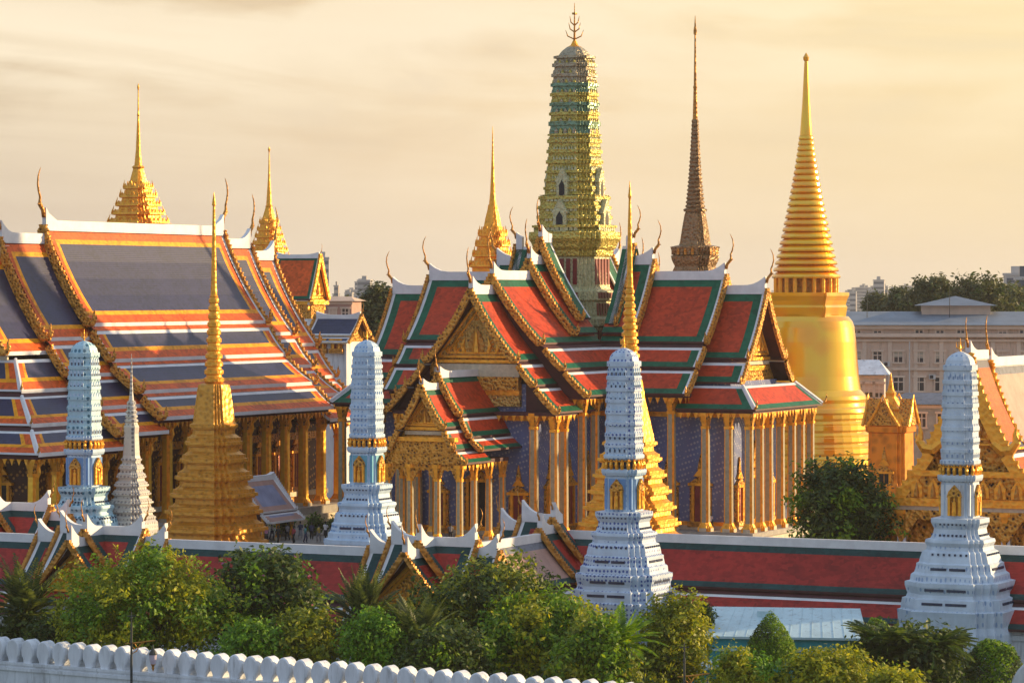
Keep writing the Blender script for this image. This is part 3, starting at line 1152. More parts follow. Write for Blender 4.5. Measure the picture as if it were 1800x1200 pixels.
plinth(pr, pl, [(0.0, FLOOR, FLOOR + 0.45, 'cream'), (-0.6, FLOOR + 0.45, FLOOR + 0.9, 'stone')])
zc = FLOOR + 0.9
for x, v, top in ((11.5, 9.2, 15.2), (15.0, 9.2, 15.2), (18.4, 8.5, 13.75), (20.9, 8.5, 13.75), (23.1, 8.5, 13.75)):
    column(pr, x, -v, zc, top - zc, 0.42)
    if x < 23:
        column(pr, -x, -v, zc, top - zc, 0.42)
for v in (-5.7, -3.2, 0.0, 3.2, 5.7, 8.5):
    column(pr, 23.1, v, zc, 13.75 - zc, 0.42)
column(pr, -23.1, -8.5, zc, 13.75 - zc, 0.42)
for u, v, top in ((11.5, 9.2, 15.2), (15.0, 9.2, 15.2), (18.0, 9.2, 15.2), (20.8, 8.5, 13.75), (23.0, 8.5, 13.75)):
    for s in (1, -1):
        column(pr, s * v, -u, zc, top - zc, 0.42)
column(pr, 6.4, -23.2, zc, 14.0 - zc, 0.42)
column(pr, -6.4, -23.2, zc, 14.0 - zc, 0.42)
for x in (9.8, 13.4, 17.0):
    opening(pr, x, -hw, 0, -1, zc + 0.8, 1.3, 3.6, 'window')
opening(pr, rr, 0, 1, 0, zc, 1.8, 5.0, 'door')
opening(pr, rr, -4.2, 1, 0, zc + .8, 1.2, 3.4, 'window')
opening(pr, rr, 4.2, 1, 0, zc + .8, 1.2, 3.4, 'window')
for y in (-10.5, -15.0, -19.5):
    opening(pr, hw, y, 1, 0, zc + 0.6, 1.4, 4.0, 'window')
opening(pr, 0, -ff, 0, -1, zc, 2.0, 5.2, 'door')
for s in (-4.4, 4.4):
    opening(pr, s, -ff, 0, -1, zc + 0.6, 1.1, 3.4, 'window')

# low front porch
PP = [(0, 17.85, 2.35, 14.1), (2.55, 13.7, 3.45, 12.0), (3.65, 11.7, 4.7, 10.75)]
STY_POR = dict(STY_RED, w=[0.28, 0.60], loww=[0.5])
section(pr, FR_F, 22.4, 31.2, PP, 0, STY_POR, fin_h=2.2, ridge_h=0.35, sag=0.15, hook=0.8, board=0.5, upturn=0.5)
T = section(pr, FR_F, 29.0, 34.7, PP, 1.1, STY_POR, fin_h=2.2, ridge_h=0.35, sag=0.15, hook=0.9, board=0.55, upturn=0.5, gable='gold_carved', recess=1.0)
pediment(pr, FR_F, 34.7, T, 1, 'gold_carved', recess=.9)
soffit(pr, FR_F, 24.5, 34.2, 4.3, 9.75)
pb = MB()
pb.box(-3.9, 3.9, -34.55, -34.1, 9.4, 10.4, 'gold_carved')
pb.box(-3.6, 3.6, -34.75, -34.05, 11.6, 12.0, 'gold')
pb.box(-3.4, 3.4, -34.6, -34.1, 10.4, 11.6, 'gold_carved')
pb.build('porch_beam', pr)
for v in (-3.85, -1.45, 1.45, 3.85):
    column(pr, v, -34.2, zc, 9.4 - zc, 0.31)
for u in (25.0, 28.0, 31.2):
    for s in (1, -1):
        column(pr, s * 3.85, -u, zc, 9.4 - zc, 0.31)
arch_screen(pr, FR_F, 34.15, [-3.75, -1.45, 1.45, 3.75], 9.4, 7.4)

# the tower
tw = (0.0, 0.0)
SP = spread(RED4, GRID)
prof = [(900, 74, 'sage_mosaic'), (640, 72, 'sage_mosaic'), (575, 70, 'sage_mosaic'), (572, 75, 'sage_mosaic'), (560, 74, 'sage_mosaic'), (556, 68, 'sage_mosaic'), (530, 66, 'sage_mosaic'), (527, 72, 'sage_mosaic'),
        (512, 71, 'sage_mosaic'), (508, 64, 'sage_mosaic'), (504, 62, 'sage_mosaic'), (452, 61, 'sage_mosaic'), (450, 66, 'olive_mosaic'), (440, 68, 'olive_mosaic'), (436, 73, 'olive_mosaic'), (428, 76, 'olive_mosaic'),
        (420, 81, 'olive_mosaic'), (408, 80, 'olive_mosaic')]
lv = sil(prof, 346, RED4)
m = MB()
m.stack(RED4, lv)
hb = lv[0][1]
# wine-red panels between the pilasters of the tower body
for (ya, yb, hpx, npan) in ((500, 455, 61.5, 5), (524, 514, 71.8, 6), (554, 533, 67, 6), (640, 580, 71.5, 5)):
    za, zb = zpix(ya, 346), zpix(yb, 346)
    hh = hpx * 346 / FPX / SP
    wdt = 1.2 * hh
    for k in range(4):
        c, s = [(1, 0), (0, 1), (-1, 0), (0, -1)][k]
        for j in range(npan):
            a0 = -wdt / 2 + wdt * (j + 0.20) / npan
            a1 = -wdt / 2 + wdt * (j + 0.80) / npan
            d0, d1 = hh - 0.2, hh + 0.09
            vs = [(d * c - a * s, d * s + a * c, z) for z in (za, zb) for d in (d0, d1) for a in (a0, a1)]
            m.add(vs, [(0, 2, 3, 1), (4, 5, 7, 6), (0, 1, 5, 4), (2, 6, 7, 3), (0, 4, 6, 2), (1, 3, 7, 5)], 'red_lacquer')
m.build('tower_body', pr)
prof = [(408, 72, 'olive_mosaic'), (396, 64, 'olive_mosaic'), (345, 59, 'olive_mosaic'), (343, 52, 'olive_mosaic'), (300, 47.5, 'olive_mosaic'), (245, 44.5, 'olive_mosaic'), (236, 43, 'olive_mosaic'), (214, 42, 'green_mosaic'), (198, 41.3, 'olive_mosaic'), (181, 40.3, 'green_mosaic'), (164, 39.3, 'olive_mosaic'),
        (147, 38, 'green_mosaic'), (130, 36.5, 'grey_mosaic'), (112, 34, 'grey_mosaic'), (99, 29, 'grey_mosaic'), (90, 22, 'grey_mosaic'), (83, 13, 'grey_mosaic'), (80, 7, 'gold'), (72, 3, 'gold')]
lv = sil(prof, 346, RED4)
low = [q for q in lv if q[0] <= zpix(99, 346) + .01]
top = [q for q in lv if q[0] >= zpix(99, 346) - .01]
m = MB()
lm = moulded(low, 1.02, 0.16)
m.stack(RED4, lm, cap=False)
m.stack(RED4, top)


def antefixes(m, outline_half_at, z0, z1, step, per, size, mat, alt=None):
    """rows of small leaf-shaped crests and niches on the four faces"""
    z = z0
    i = 0
    while z < z1:
        h = outline_half_at(z)
        for k in range(4):
            c, s = [(1, 0), (0, 1), (-1, 0), (0, -1)][k]
            for j in range(per):
                a = (j - (per - 1) / 2) * h * 1.16 / per
                w = h * 1.16 / per * 0.36

                def P(aa, d, zz):
                    return (d * c - aa * s, d * s + aa * c, zz)
                mt = mat if (alt is None or (j + i) % 2) else alt
                m.prism([P(a - w, h, z), P(a + w, h, z), P(a + w, h, z + size * .55), P(a, h, z + size), P(a - w, h, z + size * .55)], Vector((c * 0.14, s * 0.14, 0)) + Vector((0, 0, 0)), mt)
        z += step
        i += 1


def half_at(lv):
    def f(z):
        for (z0, h0, _), (z1, h1, _) in zip(lv[:-1], lv[1:]):
            if z0 <= z <= z1 and z1 > z0:
                return h0 + (h1 - h0) * (z - z0) / (z1 - z0)
        return lv[-1][1]
    return f


antefixes(m, half_at(low), low[0][0] + 0.1, zpix(240, 346), 1.02, 8, 0.66, 'sage_mosaic')
antefixes(m, half_at(low), zpix(238, 346), zpix(104, 346), 1.02, 5, 0.70, 'olive_mosaic', 'grey_mosaic')
# small white aedicules with dark openings on each face
for y, hpx, w in ((385, 63, 0.75), (330, 52, 0.62)):
    z0 = zpix(y + 26, 346)
    hh = hpx * 346 / FPX / SP
    for k in range(4):
        c, s = [(1, 0), (0, 1), (-1, 0), (0, -1)][k]

        def P(aa, d, zz):
            return (d * c - aa * s, d * s + aa * c, zz)
        m.prism([P(-w, hh, z0), P(w, hh, z0), P(w, hh, z0 + 2.1), P(w * 1.3, hh, z0 + 2.1), P(0, hh, z0 + 3.6), P(-w * 1.3, hh, z0 + 2.1), P(-w, hh, z0 + 2.1)], Vector((c * .5, s * .5, 0)), 'sage_mosaic')
        m.prism([P(-w * .5, hh + .5, z0 + .3), P(w * .5, hh + .5, z0 + .3), P(w * .5, hh + .5, z0 + 1.7), P(0, hh + .5, z0 + 2.3), P(-w * .5, hh + .5, z0 + 1.7)], Vector((c * .03, s * .03, 0)), 'dark')
m.build('tower_spire', pr)
m = MB()
zt = zpix(78, 346)
m.tube([(0, 0, zt - .3), (0, 0, zt + .7), (0, 0, zt + 4.3)], [.22, .12, .03], 'gold_deep', 6)
for zb, ln in ((zt + .5, 0.95), (zt + 1.25, 0.62), (zt + 1.95, 0.5)):
    for k in range(4):
        c, s = math.cos(k * math.pi / 2 + .4), math.sin(k * math.pi / 2 + .4)
        m.tube([(0, 0, zb), (c * ln * .75, s * ln * .75, zb + .35), (c * ln, s * ln, zb + 1.0)], [.07, .07, .02], 'gold_deep', 5)
m.box(-.2, .2, -.2, .2, zt + 3.1, zt + 3.3, 'gold_deep')
m.build('trident_finial', pr)

# ------------------------------------------------------------------ the big hall with navy roofs
U0 = (-47.5, 335.1)
ub = root('ordination_hall', 'huge temple hall with navy roofs banded in orange and yellow at the left', 'temple', (*U0, 0), GRID)
UT = [(0, 32.35, 5.6, 22.7), (6.0, 21.9, 8.1, 19.1), (8.35, 18.4, 11.6, 16.0), (11.95, 15.3, 14.2, 13.4)]
FF, FB = frame(-math.pi / 2), frame(math.pi / 2)
section(ub, FF, -34.9, 0.0, UT, 0, STY_UBO, ends=(True, True), fin_h=4.6, sag=0.45, hook=1.5, board=0.9, upturn=1.3, ridge_h=0.75)
section(ub, FF, -1.0, 7.8, UT, 1.35, STY_UBO, fin_h=4.4, sag=0.45, hook=1.5, board=0.9, upturn=1.2, ridge_h=0.75)
T = section(ub, FF, 6.5, 15.0, UT[:1], 2.65, STY_UBO, fin_h=4.4, sag=0.45, hook=1.4, board=0.9, upturn=1.2, ridge_h=0.75, gable='gold_carved', recess=1.4)
pediment(ub, FF, 15.0, T, 1, 'gold_carved', recess=1.2)
skirt(ub, FF, 7.0, 22.0, UT[1:], 2.65, STY_UBO, 14.2, hook=0.9)
section(ub, FB, 34.0, 40.8, UT, 1.35, STY_UBO, fin_h=4.4, sag=0.45, hook=1.4, board=0.9, upturn=1.2, ridge_h=0.75)
section(ub, FB, 40.0, 46.0, UT[:3], 2.65, STY_UBO, fin_h=4.4, sag=0.45, hook=1.4, board=0.9, upturn=1.2, ridge_h=0.75)
soffit(ub, FF, -34.6, 0.0, 13.7, 13.1)
soffit(ub, FF, 0.02, 7.5, 13.7, 11.75)
soffit(ub, FF, 7.52, 21.5, 13.7, 10.45)
soffit(ub, FB, 34.62, 40.5, 13.7, 11.75)
hw = 8.8
plan = [(-hw, -15.5), (hw, -15.5), (hw, 42.0), (-hw, 42.0)]
walls(ub, plan, FLOOR, 15.0, 'wall_red_gold')
band = MB()
for z0, z1, pw, mt in ((FLOOR, 3.4, 0.5, 'gold_deep'), (3.4, 3.9, 0.7, 'cream'), (9.6, 10.4, 0.3, 'gold_carved')):
    band = MB()
    band.box(hw + .01, hw + pw, -15.5, 42, z0, z1, mt)
    band.build('cornice', ub)
    band = MB()
    band.box(-hw, hw, -15.5 - pw, -15.51, z0, z1, mt)
    band.build('cornice', ub)
pass


def plu(e):
    return [(-15 - e, -22.5 - e), (15 + e, -22.5 - e), (15 + e, 43 + e), (-15 - e, 43 + e)]


plinth(ub, plu, [(0.0, FLOOR, FLOOR + 0.9, 'cream'), (-0.5, FLOOR + 0.9, FLOOR + 1.7, 'stone')])
zc = FLOOR + 1.7
for i in range(16):
    y = -20.6 + i * 3.95
    top = 10.05 if y < -7.8 else (11.35 if y < 0 or y > 35 else 12.7)
    column(ub, 12.7, y, zc, top - zc, 0.50, 'gold_bright', 'gold')
for i in range(1, 7):
    column(ub, 12.7 - i * 4.233, -20.6, zc, 10.05 - zc, 0.50, 'gold_bright', 'gold')
for i in range(13):
    y = -13.5 + i * 3.95 + 1.9
    opening(ub, hw, y, 1, 0, 4.4, 1.3, 3.7, 'window')
for x in (-5.5, 0, 5.5):
    opening(ub, x, -15.5, 0, -1, 3.0, 1.6, 4.2, 'door')
# gilt brackets slanting from pillar heads to the eaves
for i in range(16):
    y = -20.6 + i * 3.95
    top = 10.05 if y < -7.8 else (11.35 if y < 0 or y > 35 else 12.7)
    b = MB()
    b.tube([(13.0, y, top - 2.3), (13.35, y, top - 1.2), (13.3, y, top - .6), (13.9, y, top - .05)], [.08, .2, .14, .18], 'gold', 5)
    b.build('bracket', ub)

# ------------------------------------------------------------------ porcelain towers
RED5 = redent(5, 0.078)


def porcelain_tower(px, Y, label, m_base, m_body, m_spire, panel_mat, rowspx, zbase, bk=1.0):
    """white tower: moulded stepped base, niche chamber, corn-cob spire; rowspx keeps the photo's silhouette"""
    p = pix(px, 600, Y)
    t = root('porcelain_tower', label, 'tower', (p.x, p.y, zbase), GRID, 'eight porcelain towers')
    K = 264.6 / FPX / spread(RED3, GRID)
    ztop = zpix(612, 264.6)
    z00 = zpix(1092, 264.6)

    def L(rows, mt):
        return [((1092 - y) * 264.6 / FPX, h * K, mt) for y, h in rows]
    m = MB()
    brow = [(1130, 100), (1100, 100), (1092, 100), (1080, 96), (1062, 97), (1054, 98), (1052, 92), (1047, 92), (1034, 90), (1032, 84), (1026, 82), (1013, 86), (1006, 86), (1004, 78), (994, 77), (990, 72), (980, 70), (975, 70),
            (973, 66), (966, 65), (955, 62), (952, 56), (946, 55), (939, 59), (934, 58), (932, 50), (924, 46), (916, 45), (905, 51), (898, 51), (897, 36)]
    m.stack(RED3, L([(y, h * (1 + (bk - 1) * min(1, max(0, (y - 900) / 100)))) for y, h in brow], m_base))
    # slots in the base courses
    for k in range(4):
        c, s = [(1, 0), (0, 1), (-1, 0), (0, -1)][k]
        for y, h in ((1043, 91.2), (1020, 84.2), (985, 70.8)):
            hh = h * K * (1 + (bk - 1) * min(1, max(0, (y - 900) / 100)))
            z = (1092 - y) * 264.6 / FPX
            for sgn in (-1, 1):
                a0, a1 = sgn * 0.12, sgn * (0.12 + hh * 0.42)
                a0, a1 = min(a0, a1), max(a0, a1)
                vs = [(d * c - a * s, d * s + a * c, zz) for zz in (z, z + .2) for d in (hh - .3, hh + .06) for a in (a0, a1)]
                m.add(vs, [(0, 2, 3, 1), (4, 5, 7, 6), (0, 1, 5, 4), (2, 6, 7, 3), (0, 4, 6, 2), (1, 3, 7, 5)], 'dark_blue_glaze')
        for y, h in ((960, 64), (928, 49), (909, 49)):
            hh = h * K * (1 + (bk - 1) * min(1, max(0, (y - 900) / 100)))
            z = (1092 - y) * 264.6 / FPX
            for j in range(7):
                a = (j - 3) * hh * 0.17
                vs = [(d * c - aa * s, d * s + aa * c, zz) for zz in (z, z + .16) for d in (hh - .3, hh + .05) for aa in (a - .07, a + .07)]
                m.add(vs, [(0, 2, 3, 1), (4, 5, 7, 6), (0, 1, 5, 4), (2, 6, 7, 3), (0, 4, 6, 2), (1, 3, 7, 5)], 'dark_blue_glaze')
    m.build('tower_base', t)
    m = MB()
    rows = [(897, 34), (836, 33), (834, 38), (829, 40), (824, 40), (822, 34)]
    m.stack(RED3, L(rows, m_body))
    hh = 33.6 * K
    z0, z1 = (1092 - 893) * 264.6 / FPX, (1092 - 840) * 264.6 / FPX
    for k in range(4):
        c, s = [(1, 0), (0, 1), (-1, 0), (0, -1)][k]
        w = hh * 0.56
        vs = [(d * c - aa * s, d * s + aa * c, zz) for zz in (z0, z1) for d in (hh - .2, hh + .04) for aa in (-w, w)]
        m.add(vs, [(0, 2, 3, 1), (4, 5, 7, 6), (0, 1, 5, 4), (2, 6, 7, 3), (0, 4, 6, 2), (1, 3, 7, 5)], panel_mat)
        # narrow coloured strips in the re-entrant corners
        for sg in (-1, 1):
            for st, off in ((0.13, 0.80), (0.26, 0.67)):
                d0 = hh * (1 - st)
                a0 = sg * hh * (off + 0.03)
                a1 = sg * hh * (off + 0.10)
                a0, a1 = min(a0, a1), max(a0, a1)
                vs = [(d * c - aa * s, d * s + aa * c, zz) for zz in (z0, z1) for d in (d0 - .2, d0 + .03) for aa in (a0, a1)]
                m.add(vs, [(0, 2, 3, 1), (4, 5, 7, 6), (0, 1, 5, 4), (2, 6, 7, 3), (0, 4, 6, 2), (1, 3, 7, 5)], panel_mat)
    m.build('niche_chamber', t)
    for k in range(4):
        n = MB()
        c, s = [(1, 0), (0, 1), (-1, 0), (0, -1)][k]

        def P(aa, d, zz):
            return (d * c - aa * s, d * s + aa * c, zz)
        w = hh * 0.40
        H = z1 - z0
        ext = Vector((c * .22, s * .22, 0))
        for sg in (-1, 1):
            n.prism([P(sg * w * .62, hh + .05, z0), P(sg * w, hh + .05, z0), P(sg * w, hh + .05, z0 + H * .62), P(sg * w * .62, hh + .05, z0 + H * .62)], ext, 'gold')
        n.prism([P(-w * 1.15, hh + .05, z0 + H * .60), P(w * 1.15, hh + .05, z0 + H * .60), P(w * .9, hh + .05, z0 + H * .78), P(0, hh + .05, z0 + H * 1.0), P(-w * .9, hh + .05, z0 + H * .78)], ext, 'gold_carved')
        n.prism([P(-w * .62, hh + .05, z0), P(w * .62, hh + .05, z0), P(w * .62, hh + .05, z0 + H * .6), P(-w * .62, hh + .05, z0 + H * .6)], Vector((c * .03, s * .03, 0)), 'gold_deep')
        # the figure standing in the niche
        n.tube([P(0, hh + .2, z0 + H * q) for q in (0, .12, .3, .42, .47, .52, .6)], [w * .34, w * .36, w * .30, w * .34, w * .14, w * .18, .02], 'gold', 6)
        n.build('niche', t)
    # gilt guardian figures under the spire
    m = MB()
    zb0, zb1 = (1092 - 823) * 264.6 / FPX, (1092 - 806) * 264.6 / FPX
    m.stack(RED3, [(zb0, 32 * K, 'red_lacquer'), (zb1, 32 * K, 'dark_blue_glaze')])
    for k in range(4):
        c, s = [(1, 0), (0, 1), (-1, 0), (0, -1)][k]
        for j in range(5):
            a = (j - 2) * 32 * K * 0.38
            d = 32 * K + .08 - (0.13 * 32 * K if abs(j - 2) == 2 else 0)
            d += .1

            def P(aa, dd, zz):
                return (dd * c - aa * s, dd * s + aa * c, zz)
            m.tube([P(a, d, zb0), P(a, d + .08, zb0 + .35), P(a, d + .02, zb0 + .6), P(a, d + .05, zb1)], [.14, .17, .09, .1], 'gold', 5)
            for sg in (-1, 1):
                m.tube([P(a, d, zb0 + .45), P(a + sg * .24, d + .1, zb0 + .7)], [.07, .05], 'gold', 4)
    m.build('guardian_band', t)
    m = MB()
    m.stack(RED3, L([(807, 33), (804, 36), (799, 36), (797, 33)], m_body))
    lv = L([(797, 33.0), (760, 32.2), (700, 30.5), (660, 28.6), (634, 26.6)], m_spire)
    m.stack(RED5, moulded(lv, 1.02, 0.07), cap=False)
    m.stack(RED5, L([(634, 26.6), (626, 24.5), (620.5, 20.5), (616, 14.5), (613, 8), (611, 2)], m_spire))
    f = half_at(lv)
    for k in range(4):
        c, s = [(1, 0), (0, 1), (-1, 0), (0, -1)][k]
        z = lv[0][0] + 0.12
        while z < lv[-1][0] - .5:
            h = f(z + .3)
            for j in range(4):
                a = (j - 1.5) * h * 0.33

                def P(aa, d, zz):
                    return (d * c - aa * s, d * s + aa * c, zz)
                w = h * 0.115
                m.prism([P(a - w, h, z), P(a + w, h, z), P(a + w, h, z + .42), P(a, h, z + .66), P(a - w, h, z + .42)], Vector((c * .055, s * .055, 0)), m_body)
                m.prism([P(a - w * .5, h + .05, z + .05), P(a + w * .5, h + .05, z + .05), P(a + w * .5, h + .05, z + .3), P(a - w * .5, h + .05, z + .3)], Vector((c * .03, s * .03, 0)), rowspx)
            z += 1.02
    m.build('tower_spire', t)
    m = MB()
    zt = (1092 - 613) * 264.6 / FPX
    m.tube([(0, 0, zt), (0, 0, zt + .5), (0, 0, zt + 1.1)], [.1, .05, .02], 'gold', 5)
    for k in range(4):
        c, s = math.cos(k * math.pi / 2), math.sin(k * math.pi / 2)
        m.tube([(0, 0, zt + .25), (c * .3, s * .3, zt + .4), (c * .34, s * .34, zt + .85)], [.05, .05, .02], 'gold', 4)
    m.build('trident_finial', t)
    return t


paint('dark_blue_glaze', (0.035, 0.05, 0.10), 0.3, 0.35)
paint('soft_blue', (0.25, 0.33, 0.47), 0.2, 0.4)
porcelain_tower(1097, 264.6, 'pale blue porcelain tower dotted with blue florets in front of the golden stepped stupa', 'porcelain_blue', 'porcelain_sky', 'porcelain_blue', 'panel_blue', 'dark_blue_glaze', 0.0 - 0.55)
porcelain_tower(1688, 260.0, 'ice white ribbed porcelain tower at the right, in front of the gilded gable', 'porcelain_ice', 'porcelain_ice', 'porcelain_ice', 'plaster', 'soft_blue', -0.75, 1.13)
porcelain_tower(645, 300.0, 'pale blue porcelain tower between the navy-roofed hall and the low front porch', 'porcelain_sky', 'porcelain_sky', 'porcelain_sky', 'panel_teal', 'soft_blue', -0.45)
porcelain_tower(148, 296.0, 'aqua porcelain tower beside the slim grey stupa at far left', 'porcelain_aqua', 'porcelain_sky', 'porcelain_aqua', 'panel_blue', 'dark_blue_glaze', -0.45)

# ------------------------------------------------------------------ stupas


def stepped_stupa(px, Y, label, prof, mat, outline, zb, crown, name='stepped_stupa', rings=None, courses=True, finmat='gold'):
    p = pix(px, 600, Y)
    t = root(name, label, 'stupa', (p.x, p.y, zb), GRID)
    base, bell, ringp, spire = prof

    def S(rows, mt, ol):
        return [(z - zb, h, m_) for z, h, m_ in sil([(y, h, mt) for y, h in rows], Y, ol)]
    m = MB()
    m.stack(outline, S(base, mat, outline))
    m.build('stupa_base', t)
    m = MB()
    m.stack(outline, S(bell, mat, outline))
    m.build('bell', t)
    m = MB()
    (ya, ha), (yb, hb), n = ringp
    za, zb2 = zpix(ya, Y) - zb, zpix(yb, Y) - zb
    k = Y / FPX
    lv = []
    for i in range(n):
        t0, t1 = i / n, (i + 1) / n
        z0, z1 = za + (zb2 - za) * t0, za + (zb2 - za) * t1
        h0 = (ha + (hb - ha) * t0) * k
        d = z1 - z0
        lv += [(z0, h0 * .78, finmat), (z0 + d * .18, h0, finmat), (z0 + d * .6, h0, finmat), (z0 + d * .8, h0 * .78, finmat)]
    lv.append((zb2, hb * k, finmat))
    m.stack(CIRC[::2], lv)
    m.build('ringed_spire', t, smooth=False)
    m = MB()
    m.stack(CIRC[::4], [(z - zb, h, finmat) for z, h, _ in sil([(y, h, '') for y, h in spire], Y, CIRC)])
    m.build('spire_tip', t, smooth=True)
    return t


def steps(y0, h0, y1, h1, n, lip=0.06):
    """stepped courses from the bottom row y0 to the top row y1"""
    out = []
    for i in range(n):
        a, b = i / n, (i + 1) / n
        ya, yb = y0 + (y1 - y0) * a, y0 + (y1 - y0) * b
        ha, hb = h0 + (h1 - h0) * a, h0 + (h1 - h0) * b
        d = yb - ya
        out += [(ya, ha * 1.0), (ya + d * .20, ha), (ya + d * .23, ha * .94), (ya + d * .40, hb * .95), (ya + d * .66, hb * .93), (ya + d * .69, hb * 1.01), (ya + d * .76, hb * 1.01), (ya + d * .78, hb * 1.085), (ya + d * .97, hb * 1.08)]
    out.append((y1, h1))
    return out


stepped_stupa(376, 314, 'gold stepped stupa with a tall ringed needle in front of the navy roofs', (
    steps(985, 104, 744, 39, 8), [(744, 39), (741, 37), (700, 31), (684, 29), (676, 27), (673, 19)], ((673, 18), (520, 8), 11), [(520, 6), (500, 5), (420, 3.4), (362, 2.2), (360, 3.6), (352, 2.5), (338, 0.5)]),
    'gold_shaded', RED3, FLOOR - 0.3, None)
stepped_stupa(1107, 300, 'gold stepped stupa rising behind the dotted porcelain tower', (
    steps(1000, 108, 775, 45, 8), [(775, 44), (765, 42), (700, 27), (672, 23), (660, 19), (655, 16)], ((655, 20), (505, 7), 12), [(505, 6), (480, 5.2), (400, 3.6), (350, 2.0), (345, 3.2), (338, 2.2), (318, 0.4)]),
    'gold', RED3, FLOOR - 0.3, None)
stepped_stupa(231, 298, 'slim grey shell-studded stupa with a bare needle, left of the gold stepped stupa', (
    [(1000, 55), (975, 53), (968, 49), (952, 49), (948, 45), (930, 47), (916, 46), (913, 42)] + steps(910, 43, 805, 17, 7), [(805, 16), (800, 14.5), (762, 12.5), (750, 13.5), (742, 10)], ((742, 12), (704, 7), 5), [(704, 4.5), (690, 3), (640, 1.2), (622, 0.4)]),
    'shell_grey', RED3, FLOOR - 0.3, None, finmat='shell_grey')

# great golden bell stupa
YB = 400.0
p = pix(1417, 600, YB)
gs = root('golden_bell_stupa', 'great smooth golden bell stupa with a ringed cone behind the right wing', 'stupa', (p.x, p.y, FLOOR), GRID)


def RS(rows, mt, ol=CIRC):
    return [(z - FLOOR, h, m_) for z, h, m_ in sil([(y, h, mt) for y, h in rows], YB, ol)]


m = MB()
rows = []
y, h = 884, 132
for i in range(8):
    rows += [(y, h), (y - 3, h), (y - 8, h - 3.5), (y - 12, h - 1.0), (y - 19, h - 1.6)]
    y -= 20
    h -= 2.6
m.stack(CIRC, RS(rows, 'gold_smooth'))
m.build('stupa_base', gs, smooth=False)
m = MB()
m.stack(CIRC, RS([(726, 112), (722, 114), (716, 112), (712, 107), (706, 106), (700, 107), (694, 105), (684, 96), (660, 92.5), (630, 90), (600, 88), (575, 85), (564, 81), (556, 74), (554, 60)], 'gold_smooth'), cap=False)
m.build('bell', gs, smooth=True)
m = MB()
SQ = redent(1, 0.06)
m.stack(SQ, RS([(562, 70), (556, 72), (540, 75), (536, 72), (528, 74), (520, 78), (514, 78), (513, 60)], 'gold_smooth', SQ))
m.build('square_throne', gs)
m = MB()
m.stack(CIRC, RS([(514, 44), (490, 44)], 'gold_deep'))
kk = YB / FPX
for i in range(20):
    a = 2 * math.pi * i / 20
    x, yy = 53 * kk * math.cos(a), 53 * kk * math.sin(a)
    m.tube([(x, yy, zpix(514, YB) - FLOOR), (x, yy, zpix(489, YB) - FLOOR)], .28, 'gold', 6)
m.build('colonnade', gs)
m = MB()
rows = []
n = 23
y0, y1 = 490, 238
for i in range(n):
    t0 = i / n
    q = 1 - t0
    step = (y1 - y0)
    ya = y0 + step * (1 - (1 - t0) ** 1.08)
    yb = y0 + step * (1 - (1 - (i + 1) / n) ** 1.08)
    hh = 12.5 + 47.5 * (q ** 1.35)
    d = yb - ya
    rows += [(ya, hh * .87), (ya + d * .10, hh * .99), (ya + d * .30, hh * 1.01), (ya + d * .62, hh * .985), (ya + d * .80, hh * .93), (ya + d * .97, hh * .86)]
rows.append((238, 12))
m.stack(CIRC, RS(rows, 'gold_smooth'))
m.build('ringed_spire', gs, smooth=False)
m = MB()
m.stack(CIRC[::4], RS([(240, 11.5), (180, 7), (108, 3.2), (106, 5), (101, 5.5), (97, 3), (93, .5)], 'gold_smooth'))
m.build('spire_tip', gs, smooth=True)

# dark-gilt library spire
YM = 388.0
p = pix(1222, 600, YM)
md = root('library_spire', 'slender brown-gilt needle spire behind the right wing of the cross-shaped hall', 'spire', (p.x, p.y, FLOOR), GRID)


def MS(rows, mt, ol=RED4):
    return [(z - FLOOR, h, m_) for z, h, m_ in sil([(y, h, mt) for y, h in rows], YM, ol)]


m = MB()
m.stack(RED4, MS([(880, 40), (490, 38), (482, 42), (474, 39), (468, 36), (458, 41), (450, 43), (448, 38), (440, 42), (434, 44), (431, 30)], 'brown_gilt'))
f = half_at(MS([(480, 42), (430, 40)], ''))
antefixes(m, f, zpix(448, YM) - FLOOR, zpix(436, YM) - FLOOR, 2, 6, 1.0, 'brown_gilt', 'gold_deep')
m.build('spire_base', md)
m = MB()
m.stack(RED4, MS([(431, 29), (426, 27), (400, 23), (378, 19), (372, 17)], 'brown_gilt'))
m.build('bell', md)
m = MB()
rows = [(372, 20), (368, 21), (366, 17)]
y, h = 366, 17.5
for i in range(22):
    d = 7.1
    rows += [(y, h * .86), (y - d * .35, h), (y - d * .62, h), (y - d * .95, h * .84)]
    y -= d
    h *= 0.953
m.stack(RED4, MS(rows, 'brown_gilt'))
m.build('ringed_spire', md)
m = MB()
m.stack(CIRC[::4], [(z - FLOOR, h, 'gold_deep') for z, h, _ in sil([(212, 4.6), (156, 3), (154, 4), (150, 2.6), (62, 1.4), (60, 3), (54, 3), (46, 1.6), (28, .4)] and [(a, b, '') for a, b in [(212, 4.6), (156, 3), (154, 4), (150, 2.6), (62, 1.4), (60, 3), (54, 3), (46, 1.6), (28, .4)]], YM, CIRC)])
m.build('spire_tip', md)


